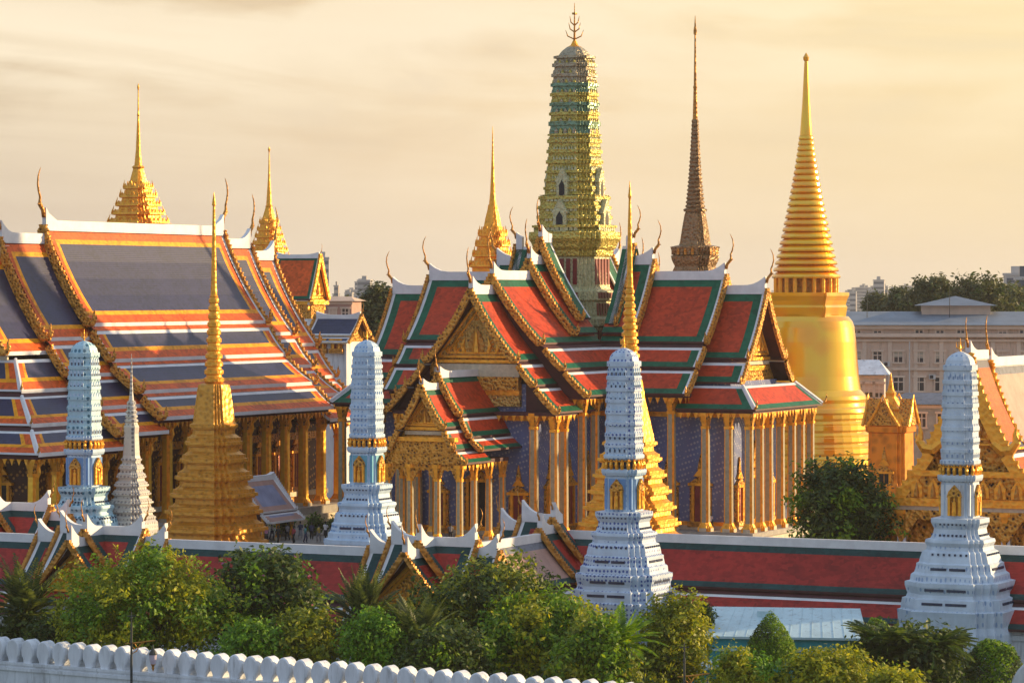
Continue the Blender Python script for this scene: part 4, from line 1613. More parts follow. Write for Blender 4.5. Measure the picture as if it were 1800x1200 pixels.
def tiered_spire(px, Y, label, tiers_, bellrows, tip, mat, zb=FLOOR):
    """roof spire of shrinking gilded storeys"""
    p = pix(px, 600, Y)
    t = root('tiered_spire', label, 'spire', (p.x, p.y, zb), GRID)

    def S(rows, mt, ol=RED3):
        return [(z - zb, h, m_) for z, h, m_ in sil([(y, h, mt) for y, h in rows], Y, ol)]
    m = MB()
    y0, h0 = tiers_[0]
    y1, h1 = tiers_[1]
    n = tiers_[2]
    rows = [(y0 + 330, h0 * .9), (y0 + 1, h0 * .9)]
    for i in range(n):
        a, b = i / n, (i + 1) / n
        ya, yb = y0 + (y1 - y0) * a, y0 + (y1 - y0) * b
        ha, hb = h0 + (h1 - h0) * (a ** .9), h0 + (h1 - h0) * (b ** .9)
        d = yb - ya
        rows += [(ya, ha * .97), (ya + d * .06, ha * 1.06), (ya + d * .24, ha * 1.04), (ya + d * .28, ha * .98), (ya + d * .62, hb * .98), (ya + d * .66, hb * .90), (ya + d * .98, hb * .88)]
    lv = S(rows, mat)
    m.stack(RED3, lv)
    # gable-like crests on every storey
    for i in range(n):
        a = i / n
        z = zpix(y0 + (y1 - y0) * a, Y) - zb
        hs = abs(y1 - y0) / n * Y / FPX
        h = (h0 + (h1 - h0) * (a ** .9)) * Y / FPX / spread(RED3, GRID) * 1.0
        for k in range(4):
            c, s = [(1, 0), (0, 1), (-1, 0), (0, -1)][k]
            for j in (-2, -1, 0, 1, 2):
                w = h * (.16 if j == 0 else .11)
                aa = j * h * .30
                hh = hs * (.80 if j == 0 else .5)
                m.prism([((h) * c - q * s, (h) * s + q * c, z + zz) for q, zz in ((aa - w, hs * .2), (aa + w, hs * .2), (aa, hs * .2 + hh))], Vector((c * .09, s * .09, 0)), 'gold')
        # corner flames
        for sx in (-1, 1):
            for sy in (-1, 1):
                m.tube([(sx * h * .74, sy * h * .74, z + hs * .2), (sx * h * .84, sy * h * .84, z + hs * .5), (sx * h * .80, sy * h * .80, z + hs * 1.1)], [.16, .12, .02], 'gold', 4)
    m.build('tiered_roof', t)
    m = MB()
    m.stack(RED3, S(bellrows, mat))
    m.build('bell', t)
    m = MB()
    m.stack(CIRC[::4], [(z - zb, h, 'gold') for z, h, _ in sil([(a, b, '') for a, b in tip], Y, CIRC)])
    m.build('spire_tip', t, smooth=True)
    return t


tiered_spire(243, 450, 'gilded tiered spire above the navy roof ridge, left of the gold needle', ((408, 60), (318, 19), 6), [(320, 15), (308, 12), (297, 9), (294, 11), (291, 8)], [(292, 7), (262, 4.2), (225, 2.6), (205, 1.6), (203, 2.4), (198, 1.4), (160, .9), (153, 2), (147, .4)], 'gold')
tiered_spire(473, 440, 'smaller gilded tiered spire just right of the navy roofs', ((455, 36), (382, 13), 6), [(384, 12), (374, 9), (364, 6), (362, 7)], [(364, 5.5), (335, 3.5), (312, 2), (290, 1.3), (268, .8), (263, 2.2), (258, .4)], 'gold')
tiered_spire(866, 372, 'orange-gold tiered spire behind the front arm of the cross-shaped hall', ((470, 40), (398, 20), 4), [(400, 16), (384, 13), (368, 9), (360, 8)], [(362, 7), (340, 4.6), (300, 2.8), (262, 1.5), (240, 1), (222, .3)], 'gold')
# ------------------------------------------------------------------ the cloister galleries and their gate pavilions
GT = [(0, 5.3, 3.3, 1.75), (3.55, 1.2, 5.4, -0.35)]
GK = dict(sag=0.12, hook=0.55, board=0.36, upturn=1.15, ridge_h=0.40, fin_h=1.5, tip=2.0)
FX, FN = frame(0), frame(math.pi)


def gallery(x0, x1, oy, label, ends=(False, False)):
    """roofed cloister running along the grid; oy is how far its ridge stands in front of the right-hand one"""
    t = root('cloister_gallery', label, 'gallery', (*g2w(x0, -oy, *GO), STREET), GRID, 'roofed cloister galleries')
    Lx = x1 - x0
    T = [(a, b - STREET, c, d - STREET) for a, b, c, d in GT]
    section(t, FX, 0, Lx, T, 0, STY_GAL, ends=ends, **dict(GK, fin_h=0))
    m = MB()
    for s in (-1, 1):
        y0, y1 = sorted((s * 4.3, s * 4.6))
        m.box(0.05, Lx - 0.05, y0, y1, 0, 4.0, 'plaster')
        m.box(0.05, Lx - 0.05, *sorted((s * 4.6 + s * .004, s * 4.85)), 0, 0.8, 'stone')
        m.box(0.05, Lx - 0.05, *sorted((s * 4.6 + s * .004, s * 4.8)), 3.2, 3.6, 'plaster')
    m.build('wall', t)
    return t


gallery(-8.0, 62.0, 0.0, 'long wine-red cloister roof with a white ridge running behind both front porcelain towers')
K1 = (4.17, 279.8)


def pavilion(cx, cy, label, ridge, right=True, left=True, front=True, lens=(4.2, 6.0), flen=(1.6, 4.4), sc_=1.0, back=True, lit=True):
    """cross-gabled gate pavilion straddling the cloister"""
    t = root('gate_pavilion', label, 'pavilion', (cx, cy, STREET), GRID, 'gate pavilions of the cloister')
    z = ridge - STREET
    PTv = [(0, z, 3.3 * sc_, z - 3.6), (3.5 * sc_, z - 4.1, 5.3 * sc_, z - 5.6)]
    arms = []
    if right:
        arms.append((frame(0), lens))
    if left:
        arms.append((frame(math.pi), lens))
    if front:
        arms.append((frame(-math.pi / 2), flen))
    if back:
        arms.append((frame(math.pi / 2), (1.6, 3.5)))
    for fr, (a, b) in arms:
        section(t, fr, 0.2, a, PTv, 0, STY_GAL, **dict(GK, fin_h=1.7))
        T = section(t, fr, a - 0.5, b, PTv, 0.75, STY_GAL, gable='gold_carved', **dict(GK, fin_h=1.7, recess=1.0))
        if fr(1, 0, 0).y < -0.5:
            pediment(t, fr, b, T, 1, 'gold_carved', figure=True, recess=.85)
    m = MB()
    for fr, (a, b) in arms:
        vs = [fr(u, v, zz) for zz in (0, z - 5.0) for v in (-4 * sc_, 4 * sc_) for u in (0, b - .8)]
        m.add(vs, [(0, 1, 5, 4), (2, 6, 7, 3), (1, 3, 7, 5)], 'plaster')
    m.build('wall', t)
    return t


pavilion(*K1, 'gate pavilion whose white-edged gables step down beside the dotted porcelain tower', 6.6, right=False, flen=(1.6, 4.2), lens=(3.6, 5.6), back=False)
# the short cross gallery coming forward from that pavilion
jr = root('cloister_gallery', 'short pale sunlit cloister roof coming forward beside the dotted porcelain tower', 'gallery', (*K1, STREET), GRID, 'roofed cloister galleries')
STY_SUNLIT = dict(STY_GAL, field='pink_roof', bands=['ridge_white', 'tile_grey'])  # sunlight painted in: wine cloister style recoloured pale pink and grey
section(jr, FF, 3.4, 22.0, [(a, b - STREET, c, d - STREET) for a, b, c, d in GT], 0, STY_SUNLIT, ends=(False, False), **dict(GK, fin_h=0))
m = MB()
m.box(4.2, 4.5, -22, -3.5, 0, 4.0, 'plaster')
m.box(-4.5, -4.2, -22, -3.5, 0, 4.0, 'plaster')
m.build('wall', jr)
K2 = (-6.1, 258.7)
pavilion(*K2, 'gate pavilion with a gilt gable in the middle, half hidden by the big olive tree', 6.3, right=True, flen=(2.6, 4.9), lens=(3.7, 5.6), back=False)


def g_at(K, x, y):
    return g2w(x, y, *K)


def loc_of(pt):
    dx, dy = pt[0] - GO[0], pt[1] - GO[1]
    return dx * BX + dy * BY, -dx * BY + dy * BX


k2l = loc_of(K2)
gallery(k2l[0] - 26.0, k2l[0] - 4.6, -k2l[1], 'wine-red cloister roof behind the dark frangipani tree, left of the middle pavilion')
K3 = (-33.8, 272.2)
pavilion(*K3, 'gate pavilion with white upswept ridge tips below the slim grey stupa', 6.2, flen=(2.6, 4.9), lens=(4.0, 6.2), back=False)
k3l = loc_of(K3)
gallery(k3l[0] - 16, k3l[0] - 5.0, -k3l[1], 'wine-red cloister roof end at the left edge below the aqua porcelain tower')
K0 = (-43.6, 287.0)
pavilion(*K0, 'gate pavilion with gold finials at the far left, behind the other cloister roofs', 7.2, flen=(2.4, 4.6), lens=(4.0, 6.0), back=False)

# ------------------------------------------------------------------ gilded hall at the right edge
YR = 285.0
rh = root('gilded_hall', 'gilded hall with a huge carved gold gable and tiered bargeboards at the right edge', 'temple', (pix(1702, 600, YR).x, YR, 0), GRID)
STY_GLD = dict(field='tile_orange', bands=['ridge_white', 'tile_navy'], w=[0.4, 0.7], low=['tile_navy'], loww=[0.6], fascia='gold', barge='gold', end='gold_carved')
RT = [(0, 20.3, 3.5, 12.4), (3.6, 11.9, 6.9, 7.5), (7.0, 7.0, 10.8, 4.0)]
T = section(rh, FF, -5.0, 0.0, RT, 0, STY_GLD, fin_h=2.4, sag=0.3, hook=2.2, board=1.15, ridge_h=0.5, gable='gold_filigree', recess=.9)
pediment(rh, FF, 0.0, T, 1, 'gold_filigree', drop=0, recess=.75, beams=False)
section(rh, FF, -22.0, -5.8, RT, 0.7, dict(STY_GLD, field='pink_roof', bands=['ridge_white', 'tile_grey']), fin_h=3.2, sag=0.3, hook=1.6, board=0.9, ridge_h=0.5)  # pink and grey colours paint the low sunlight on this rear slope
m = MB()
for z0, z1, p_, mt in ((9.9, 10.4, .5, 'gold'), (8.0, 9.9, .3, 'gold_filigree'), (7.3, 8.0, .6, 'gold'), (6.9, 7.3, .4, 'cream')):
    m.box(-5.4 if z1 > 8.5 else -6.6, 5.4 if z1 > 8.5 else 6.6, -p_, 0.35, z0, z1, mt)
for j in range(7):
    x = (j - 3) * 1.5
    m.prism([(x - .5, -.32, 8.05), (x + .5, -.32, 8.05), (x + .5, -.32, 8.95), (x, -.32, 9.7), (x - .5, -.32, 8.95)], (0, -.2, 0), 'gold')
    m.tube([(x, -.6, 8.1), (x, -.62, 8.6), (x, -.6, 8.95), (x, -.6, 9.3)], [.26, .22, .12, .05], 'gold_deep', 5)
m.build('frieze', rh)
arch_screen(rh, FF, 0.2, [-9.2, -6.0, -1.3, 3.4, 8.1], 6.95, 4.0, 0.25, 'gold_filigree')
for x in (-6.0, -1.3, 3.4, 8.1):
    column(rh, x, 0.0, FLOOR, 6.9 - FLOOR, 0.42, 'pillar_white', 'plaster')
walls(rh, [(-8.2, 3), (8.2, 3), (8.2, 22), (-8.2, 22)], FLOOR, 6.4, 'wall_red_gold')
soffit(rh, FF, -21.5, -1.5, 9.8, 4.6, fringe=False)
opening(rh, 0, 3, 0, -1, FLOOR + .6, 1.8, 4.2, 'door')

# ------------------------------------------------------------------ small gold-tiled shrine at the foot of the bell stupa
YS = 384.0
sp_ = pix(1566, 600, YS)
sh = root('gold_shrine', 'small gold-tiled shrine with a pointed spire at the foot of the bell stupa', 'shrine', (sp_.x, YS, FLOOR), GRID)


def SS(rows, mt, ol=RED2):
    return [(z - FLOOR, h, m_) for z, h, m_ in sil([(y, h, mt) for y, h in rows], YS, ol)]


m = MB()
m.stack(RED2, SS([(884, 44), (852, 44), (846, 41), (760, 40), (758, 45), (748, 46), (744, 42)], 'gold_orange'))
m.build('shrine_body', sh)
m = MB()
m.stack(RED2, SS([(744, 42), (735, 36), (728, 28), (722, 22), (718, 24), (714, 17), (706, 14), (696, 9), (690, 10), (686, 6), (672, 3), (655, .5)], 'gold'))
m.build('shrine_spire', sh)
kq = YS / FPX
for k in range(4):
    c, s = [(1, 0), (0, 1), (-1, 0), (0, -1)][k]
    m = MB()

    def P(aa, d, zz):
        return (d * c - aa * s, d * s + aa * c, zz)
    d0 = 36 * kq
    za, zb = zpix(746, YS) - FLOOR, zpix(700, YS) - FLOOR
    m.prism([P(-1.7, d0 - 1.2, za), P(1.7, d0 - 1.2, za), P(0, d0 - 1.2, zb)], Vector((c * 1.5, s * 1.5, 0)), 'gold_carved')
    for sg in (-1, 1):
        m.tube([P(sg * 1.95, d0 + .4, za - .1), P(sg * .9, d0 + .4, (za + zb) / 2), P(0, d0 + .4, zb + .5)], [.22, .2, .05], 'gold', 5)
    m.build('gable', sh)
opening(sh, 0, -40 * kq / spread(RED2, GRID), 0, -1, 1.2, 1.2, 2.6, 'door', spire=True)

# ------------------------------------------------------------------ buildings beyond the temple
paint('blind', (0.42, 0.36, 0.28), .2, .7)
paint('ac_metal', (0.55, 0.53, 0.50), .2, .6)


def house_windows(parent, x0, x1, n, z, w, h, y, skip=()):
    rr_ = random.Random(int(z * 100) + n)
    for i in range(n):
        if i in skip:
            continue
        x = x0 + (x1 - x0) * (i + .5) / n
        m = MB()
        for s in (-1, 1):
            m.box(*sorted((x + s * w / 2, x + s * (w / 2 + .22))), y - .12, y + .02, z, z + h, 'facade_trim')
        m.box(x - w / 2 - .35, x + w / 2 + .35, y - .25, y + .02, z + h, z + h + .28, 'facade_trim')
        m.box(x - w / 2 - .35, x + w / 2 + .35, y - .25, y + .02, z - .25, z, 'facade_trim')
        o = m.build('window', parent)
        g = MB()
        g.box(x - w / 2, x + w / 2, y - .04, y - .015, z, z + h, 'glass_dark')
        if rr_.random() < .45:            # a drawn blind
            g.box(x - w / 2, x + w / 2, y - .05, y - .041, z + h * rr_.uniform(.3, .75), z + h, rr_.choice(['blind', 'blind', 'facade']))
        g.box(x - .07, x + .07, y - .09, y - .05, z, z + h, 'facade_trim')
        g.box(x - w / 2, x + w / 2, y - .085, y - .055, z + h * .62, z + h * .70, 'facade_trim')
        g.build('pane', o)


YE = 480.0
eb = root('government_building', 'wide beige three-storey building with a grey hipped roof beyond the bell stupa', 'building', (pix(1500, 600, YE).x, YE, STREET), R(-6))
W_ = 44.0
ze = lambda y: zpix(y, YE) - STREET
m = MB()
m.box(-10, W_, 0, 18, 0, ze(578), 'facade')
for z0, z1, p_, mt in ((ze(600), ze(596), .35, 'facade_trim'), (ze(592), ze(586), .9, 'facade_trim'), (ze(650), ze(646), .4, 'facade_trim'), (ze(578), ze(572), .5, 'facade_trim'), (ze(715), ze(708), .4, 'facade_trim')):
    m.box(-10.2 - p_, W_ + p_, -p_, -0.01, z0, z1, mt)
for i in range(15):
    x = -9.5 + i * 3.7
    m.box(x - .3, x + .3, -.18, -.012, ze(700), ze(600), 'facade_trim')
m.build('wall', eb)
m = MB()
zr0, zr1 = ze(571), ze(548)
a, b = [(-11, -1.0), (W_ + 1, -1.0), (W_ + 1, 19), (-11, 19)], [(-4, 8), (W_ - 6, 8), (W_ - 6, 10), (-4, 10)]
m.add([(*p, zr0) for p in a] + [(*p, zr1) for p in b], [(0, 1, 5, 4), (1, 2, 6, 5), (2, 3, 7, 6), (3, 0, 4, 7), (4, 5, 6, 7), (3, 2, 1, 0)], 'slate_roof')
m.box(-10.2, W_ + .2, -.3, 18.3, ze(572) + .01, zr0 - .02, 'facade_trim')
m.box(10, 20, 6, 13, zr0 + 1.0, zr1 + .9, 'facade_trim')
m.add([(9, 5, zr1 + .9), (21, 5, zr1 + .9), (21, 14, zr1 + .9), (9, 14, zr1 + .9), (15, 9.5, zr1 + 2.3)], [(0, 1, 4), (1, 2, 4), (2, 3, 4), (3, 0, 4), (3, 2, 1, 0)], 'slate_roof')
m.build('roof', eb)
house_windows(eb, -10, W_, 18, ze(636), 1.15, 1.5, 0)
house_windows(eb, -10, W_, 18, ze(686), 1.35, 1.9, 0)
house_windows(eb, -10, W_, 18, ze(585), 1.0, .45, 0, skip=(2, 5, 9, 13))


rr_ = random.Random(3)
for i in range(11):                           # air conditioners and drain pipes on the wall
    x = -9.5 + i * 4.9 + rr_.uniform(-1, 1)
    z = rr_.choice([ze(640), ze(662), ze(690)]) - .3
    a_ = MB()
    a_.box(x, x + .95, -.62, -.22, z, z + .68, 'ac_metal')
    a_.box(x + .12, x + .62, -.635, -.621, z + .1, z + .58, 'glass_dark')
    a_.build('air_conditioner', eb)
for x in (-3.2, 8.1, 19.3, 31.5):
    a_ = MB()
    a_.tube([(x, -.55, 0), (x, -.55, ze(600))], .09, 'ac_metal', 6)
    a_.build('drain_pipe', eb)
for x in (2.0, 14.0, 27.0):
    a_ = MB()
    a_.tube([(x, 4, zr0 + .3), (x, 4, zr1 + 3.2)], .05, 'iron', 5)
    a_.tube([(x - .8, 4, zr1 + 2.8), (x + .8, 4, zr1 + 2.8)], .03, 'iron', 4)
    a_.tube([(x - .6, 4, zr1 + 2.3), (x + .6, 4, zr1 + 2.3)], .03, 'iron', 4)
    a_.build('aerial', eb)


def plain_house(name, label, px, Y, y_top, y_eave, w, d, rot, wall, roof, zb=STREET, nwin=3, gable=False):
    p = pix(px, 600, Y)
    t = root(name, label, 'house', (p.x, Y, zb), rot)
    zt, zv = zpix(y_top, Y) - zb, zpix(y_eave, Y) - zb
    m = MB()
    m.box(-w / 2, w / 2, -d / 2, d / 2, 0, zv, wall)
    m.box(-w / 2 - .2, w / 2 + .2, -d / 2 - .2, -d / 2 - .01, zv - .5, zv - .1, 'facade_trim')
    m.build('wall', t)
    m = MB()
    e = .7
    a = [(-w / 2 - e, -d / 2 - e), (w / 2 + e, -d / 2 - e), (w / 2 + e, d / 2 + e), (-w / 2 - e, d / 2 + e)]
    k = .02 if gable else .28
    b = [(-w / 2 * (1 - k) - (e if gable else 0), 0), (w / 2 * (1 - k) + (e if gable else 0), 0)]
    m.add([(*q, zv) for q in a] + [(*q, zt) for q in b], [(0, 1, 5, 4), (1, 2, 5), (2, 3, 4, 5), (3, 0, 4)], roof)
    m.add([(*q, zv - .02) for q in a], [(3, 2, 1, 0)], 'facade_trim')
    m.build('roof', t)
    house_windows(t, -w / 2, w / 2, nwin, zv - 2.9, .95, 1.7, -d / 2)
    return t


plain_house('white_roofed_house', 'small cream house with a white hipped roof right of the bell stupa', 1520, 430, 632, 657, 5.2, 7, R(-8), 'plaster_warm', 'plaster', nwin=4)
plain_house('weathered_house', 'weathered grey house with a low pale roof behind the ice white tower', 1628, 425, 690, 708, 7.5, 9, R(-14), 'stone', 'tile_grey', nwin=3)
plain_house('red_walled_house', 'low house with a dusty red wall behind the small blue roof', 594, 520, 521, 529, 6, 7, R(-10), 'pink_roof', 'facade', nwin=3)
plain_house('grey_block', 'small grey house with flat eaves beyond the blue roof, beside a far tree', 630, 545, 522, 528, 6, 6, R(-5), 'facade', 'slate_roof', nwin=3)

# gabled scripture belfry behind the navy roofs
YK = 420.0
bf = root('gabled_pavilion', 'gold-gabled pavilion on a white base just right of the navy roofs', 'pavilion', (pix(542, 600, YK).x, YK, FLOOR), GRID)
zk = lambda y: zpix(y, YK) - FLOOR
STY_BF = dict(STY_RED, field='tile_orange', w=[.2, .4], loww=[.4], barge='gold')
T = section(bf, frame(0), -4.5, 1.6, [(0, zk(450), 2.3, zk(525))], 0, STY_BF, ends=(True, True), fin_h=1.2, sag=.05, hook=.6, board=.45, ridge_h=.2, upturn=.3, gable='gold_carved')
pediment(bf, frame(0), 1.6, T, 1, 'gold_carved', figure=True)
m = MB()
m.box(-3.6, 1.4, -1.7, 1.7, zk(560), zk(532), 'gold_carved')
m.box(-3.9, 1.9, -2.0, 2.0, zk(535), zk(529), 'gold')
m.box(-3.8, 1.6, -1.9, 1.9, zk(572), zk(560), 'plaster')
m.box(-3.6, 1.4, -1.7, 1.7, 0, zk(572), 'plaster')
m.box(-4.2, 2.0, -2.3, 2.3, zk(606), zk(598), 'plaster')
m.build('pavilion_body', bf)
opening(bf, 1.4, 0, 1, 0, zk(596), .8, 1.6, 'window', spire=False)
opening(bf, -1.0, -1.7, 0, -1, zk(596), .8, 1.6, 'window', spire=False)

YN = 400.0
nb = root('small_blue_roofed_hall', 'small white hall with a plain dark blue roof between the two great halls', 'hall', (pix(603, 600, YN).x, YN, FLOOR), GRID)
zn = lambda y: zpix(y, YN) - FLOOR
STY_NV = dict(field='tile_navy', bands=['ridge_white'], w=[.25], low=['ridge_white'], loww=[.2], fascia='cream', barge='gold_carved', end='maroon')
T = section(nb, frame(0), -3.6, 2.4, [(0, zn(556), 2.3, zn(588)), (2.45, zn(592), 3.3, zn(600))], 0, STY_NV, ends=(True, True), fin_h=1.3, sag=.1, hook=.5, board=.4, ridge_h=.2, upturn=.4, gable='gold_carved')
m = MB()
m.box(-3.2, 1.9, -2.6, 2.6, 0, zn(600), 'plaster')
m.build('wall', nb)
opening(nb, -1.6, -2.6, 0, -1, zn(612), .5, .9, 'window', spire=False)
opening(nb, .6, -2.6, 0, -1, zn(612), .5, .9, 'window', spire=False)

# little open pavilion in front of the navy-roofed hall
YV = 331.0
sv = root('open_pavilion', 'small open pavilion with a pale pink and blue roof beside the gold stupa', 'pavilion', (pix(447, 600, YV).x, YV, FLOOR), GRID)
zv = lambda y: zpix(y, YV) - FLOOR
STY_SV = dict(field='violet_tile', bands=['ridge_white', 'pink_roof'], w=[.22, .75], low=['pink_roof'], loww=[.6], fascia='ridge_white', barge='ridge_white', end='maroon')
T = section(sv, FB, -3.2, 3.6, [(0, zv(840), 2.7, zv(895)), (2.8, zv(900), 3.6, zv(912))], 0, STY_SV, ends=(True, True), fin_h=.6, sag=.05, hook=.4, board=.22, ridge_h=.22, upturn=.25, tip=1.2)
for x in (-2.6, 2.6):
    for y in (-2.6, 0.2, 3.0):
        column(sv, x, y, 0.0, zv(905), .16, 'red_lacquer', 'gold_deep')

# ------------------------------------------------------------------ pale awning building and boundary wall in front
YA = 252.0
aw = root('awning_building', 'low building with a pale blue sheet roof and teal sides in front of the cloister', 'building', (pix(1365, 600, YA).x, YA, STREET), R(-8))
za = lambda y: zpix(y, YA) - STREET
m = MB()
m.box(-5.4, 6.2, -2.6, 3.6, 0, za(1117), 'teal')
m.box(-5.25, 5.85, -2.66, -2.605, za(1138), za(1134), 'roof_sheet')
m.build('wall', aw)
m = MB()
vs = [(-6.3, -2.9, za(1112)), (7.0, -2.9, za(1112)), (6.2, 4.2, za(1076)), (-5.6, 4.2, za(1076))]
m.add(vs + [(x, y, z - .18) for x, y, z in vs], [(0, 1, 2, 3), (7, 6, 5, 4), (0, 4, 5, 1), (1, 5, 6, 2), (2, 6, 7, 3), (3, 7, 4, 0)], 'roof_sheet')
for i in range(17):
    t = i / 16
    m.tube([(-6.3 + 13.3 * t, -2.9, za(1112) + .015), (-5.6 + 11.8 * t, 4.2, za(1076) + .015)], .012, 'roof_sheet', 4)
m.box(-1.6, -.4, 1.8, 2.8, za(1092), za(1078), 'roof_sheet')
m.build('roof', aw)
# its lower lean-to
m = MB()
vs = [(-7.4, -5.2, za(1172)), (-2.2, -5.2, za(1150)), (-1.8, -3.4, za(1138)), (-6.8, -3.4, za(1160))]
m.add(vs + [(x, y, z - .15) for x, y, z in vs], [(0, 1, 2, 3), (7, 6, 5, 4), (0, 4, 5, 1), (1, 5, 6, 2), (2, 6, 7, 3), (3, 7, 4, 0)], 'roof_sheet')
m.box(-6.6, -2.4, -5.0, -3.6, 0, za(1176), 'teal')
m.build('lean_to', aw)

# crenellated palace wall
A_, B_ = pix(-62, 1122, 240.5), pix(1130, 1213, 210.5)
wd = (B_ - A_)
wl_len = math.hypot(wd.x, wd.y)
wang = math.atan2(wd.y, wd.x)
ztop = 0.95
pw_ = root('palace_wall', 'white palace wall topped by a row of rounded leaf-shaped merlons along the bottom left', 'wall', (A_.x, A_.y, STREET), wang)
m = MB()
hz = ztop - 1.75 - STREET
m.box(0, wl_len, -.65, .65, 0, hz - .5, 'plaster')
m.box(0, wl_len, -.78, .78, hz - .5, hz - .28, 'plaster')
m.box(0, wl_len, -.60, .60, hz - .28, hz - .1, 'plaster')
m.box(0, wl_len, -.72, .72, hz - .1, hz + .08, 'plaster')
m.build('wall_body', pw_)
# merlon outline: waisted foot, round shoulders, soft point
half = [(0.36, 0), (0.37, .12), (0.42, .30), (0.565, .52), (0.595, .78), (0.575, 1.05), (0.49, 1.32), (0.34, 1.52), (0.16, 1.63), (0.0, 1.68)]
outl = half + [(-x, z) for x, z in half[::-1][1:]]
mm = MB()
n = len(outl)
layers = [(-.52, .90), (-.42, 1.0), (.42, 1.0), (.52, .90)]
for y, k in layers:
    pass
vs = []
for y, k in layers:
    vs += [(x * k, y, 0.75 + (z - 0.75) * k if z > .01 else z) for x, z in outl]
fs = []
for l in range(3):
    for i in range(n - 1):
        fs.append((l * n + i, (l + 1) * n + i, (l + 1) * n + i + 1, l * n + i + 1))
fs.append(tuple(range(n)))
fs.append(tuple(range(3 * n, 4 * n))[::-1])
mm.add(vs, fs, 'plaster')
mo = mm.build('merlon', pw_)
sp = 1.412
nm = int(wl_len / sp)
RM = random.Random(9)
for i in range(nm):
    o = mo if i == 0 else copy_obj(mo, pw_)
    o.location = (sp * (i + .5) + RM.uniform(-.03, .03), 0, hz + .08)
    o.scale = (RM.uniform(.97, 1.03), 1, RM.uniform(.965, 1.02))
    o.rotation_euler = (RM.uniform(-.015, .015), RM.uniform(-.02, .02), RM.uniform(-.05, .05))

# curved white gate wall at the lower right corner
gw = root('curved_wall', 'white wall with a sweeping curved top at the lower right corner', 'wall', (pix(1790, 1200, 236).x, 236, STREET), R(-30))
m = MB()
pts = [(-1.5, 0), (4, 0), (4, 4.9)]
for i in range(13):
    t = i / 12
    a = math.pi * .5 * t
    pts.append((2.4 - 2.6 * math.sin(a) - .2 * t, 4.3 - 2.5 * (1 - math.cos(a))))
pts.append((-1.5, 1.6))
m.prism([(x, -.4, z) for x, z in pts], (0, .8, 0), 'plaster')
m.build('wall_body', gw)
m = MB()
q = pts[3:16]
m.tube([(x, 0, z + .05) for x, z in q], .2, 'plaster', 6)
m.build('coping', gw)


# ------------------------------------------------------------------ street lamps


def lamp(px, Y, ytop, label):
    p = pix(px, 600, Y)
    t = root('street_lamp', label, 'street lamp', (p.x, Y, STREET), 0, 'street lamps along the palace wall')
    zt = zpix(ytop, Y) - STREET
    m = MB()
    m.tube([(0, 0, 0), (0, 0, .4), (0, 0, .45), (0, 0, 1.1), (0, 0, 1.2), (0, 0, zt - 1)], [.26, .26, .17, .15, .1, .075], 'iron', 8)
    m.tube([(0, 0, zt - 1), (0, 0, zt - .15), (0, 0, zt)], [.065, .05, .01], 'iron', 6)
    m.tube([(-.3, 0, zt - .32), (.3, 0, zt - .32)], .035, 'iron', 5)
    m.tube([(0, 0, zt - .55), (0, 0, zt - .45), (0, 0, zt - .35)], [.05, .11, .05], 'iron', 6)
    m.build('pole', t)
    zb = zt - 2.2
    m = MB()
    m.tube([(0, 0, zb), (.7, 0, zb + .07), (1.35, 0, zb + .16), (1.62, 0, zb + .18)], [.05, .05, .045, .03], 'gold_deep', 6)
    m.tube([(0, 0, zb - .75), (.35, 0, zb - .55), (.6, 0, zb - .1), (.9, 0, zb + .06)], [.03, .04, .04, .03], 'gold_deep', 5)
    m.tube([(.25, 0, zb - .05), (.42, 0, zb - .3), (.25, 0, zb - .42), (.12, 0, zb - .28)], .03, 'gold_deep', 5)
    m.tube([(-.45, 0, zb - .02), (0, 0, zb)], [.02, .04], 'gold_deep', 5)
    m.build('bracket', t)
    m = MB()
    c8 = [(math.cos(k * math.pi / 4), math.sin(k * math.pi / 4)) for k in range(8)]
    m.stack(c8, [(zb - .1, .03, 'iron'), (zb - .35, .05, 'iron'), (zb - .55, .20, 'iron'), (zb - .75, .30, 'iron'), (zb - .8, .30, 'iron')], cx=1.5)
    o = m.build('lantern', t)
    m = MB()
    m.stack(c8, [(zb - 1.45, .16, 'milk_glass'), (zb - 1.2, .23, 'milk_glass'), (zb - .8, .27, 'milk_glass')], cx=1.5)
    m.build('lantern_glass', o, smooth=True)
    m = MB()
    m.stack(c8, [(zb - 1.95, .02, 'gold_deep'), (zb - 1.75, .10, 'gold_deep'), (zb - 1.6, .08, 'gold_deep'), (zb - 1.45, .18, 'gold_deep')], cx=1.5)
    m.build('lantern_foot', o)
    return t


paint('milk_glass', (0.62, 0.52, 0.60), 0.1, 0.25)
lamp(231, 229.0, 1074, 'dark lamp post with a gold scroll bracket and hanging lantern before the white merlons')
lamp(1203, 213.0, 1128, 'dark lamp post with a gold bracket rising through the bushes right of the merlons')
# ------------------------------------------------------------------ trees and bushes


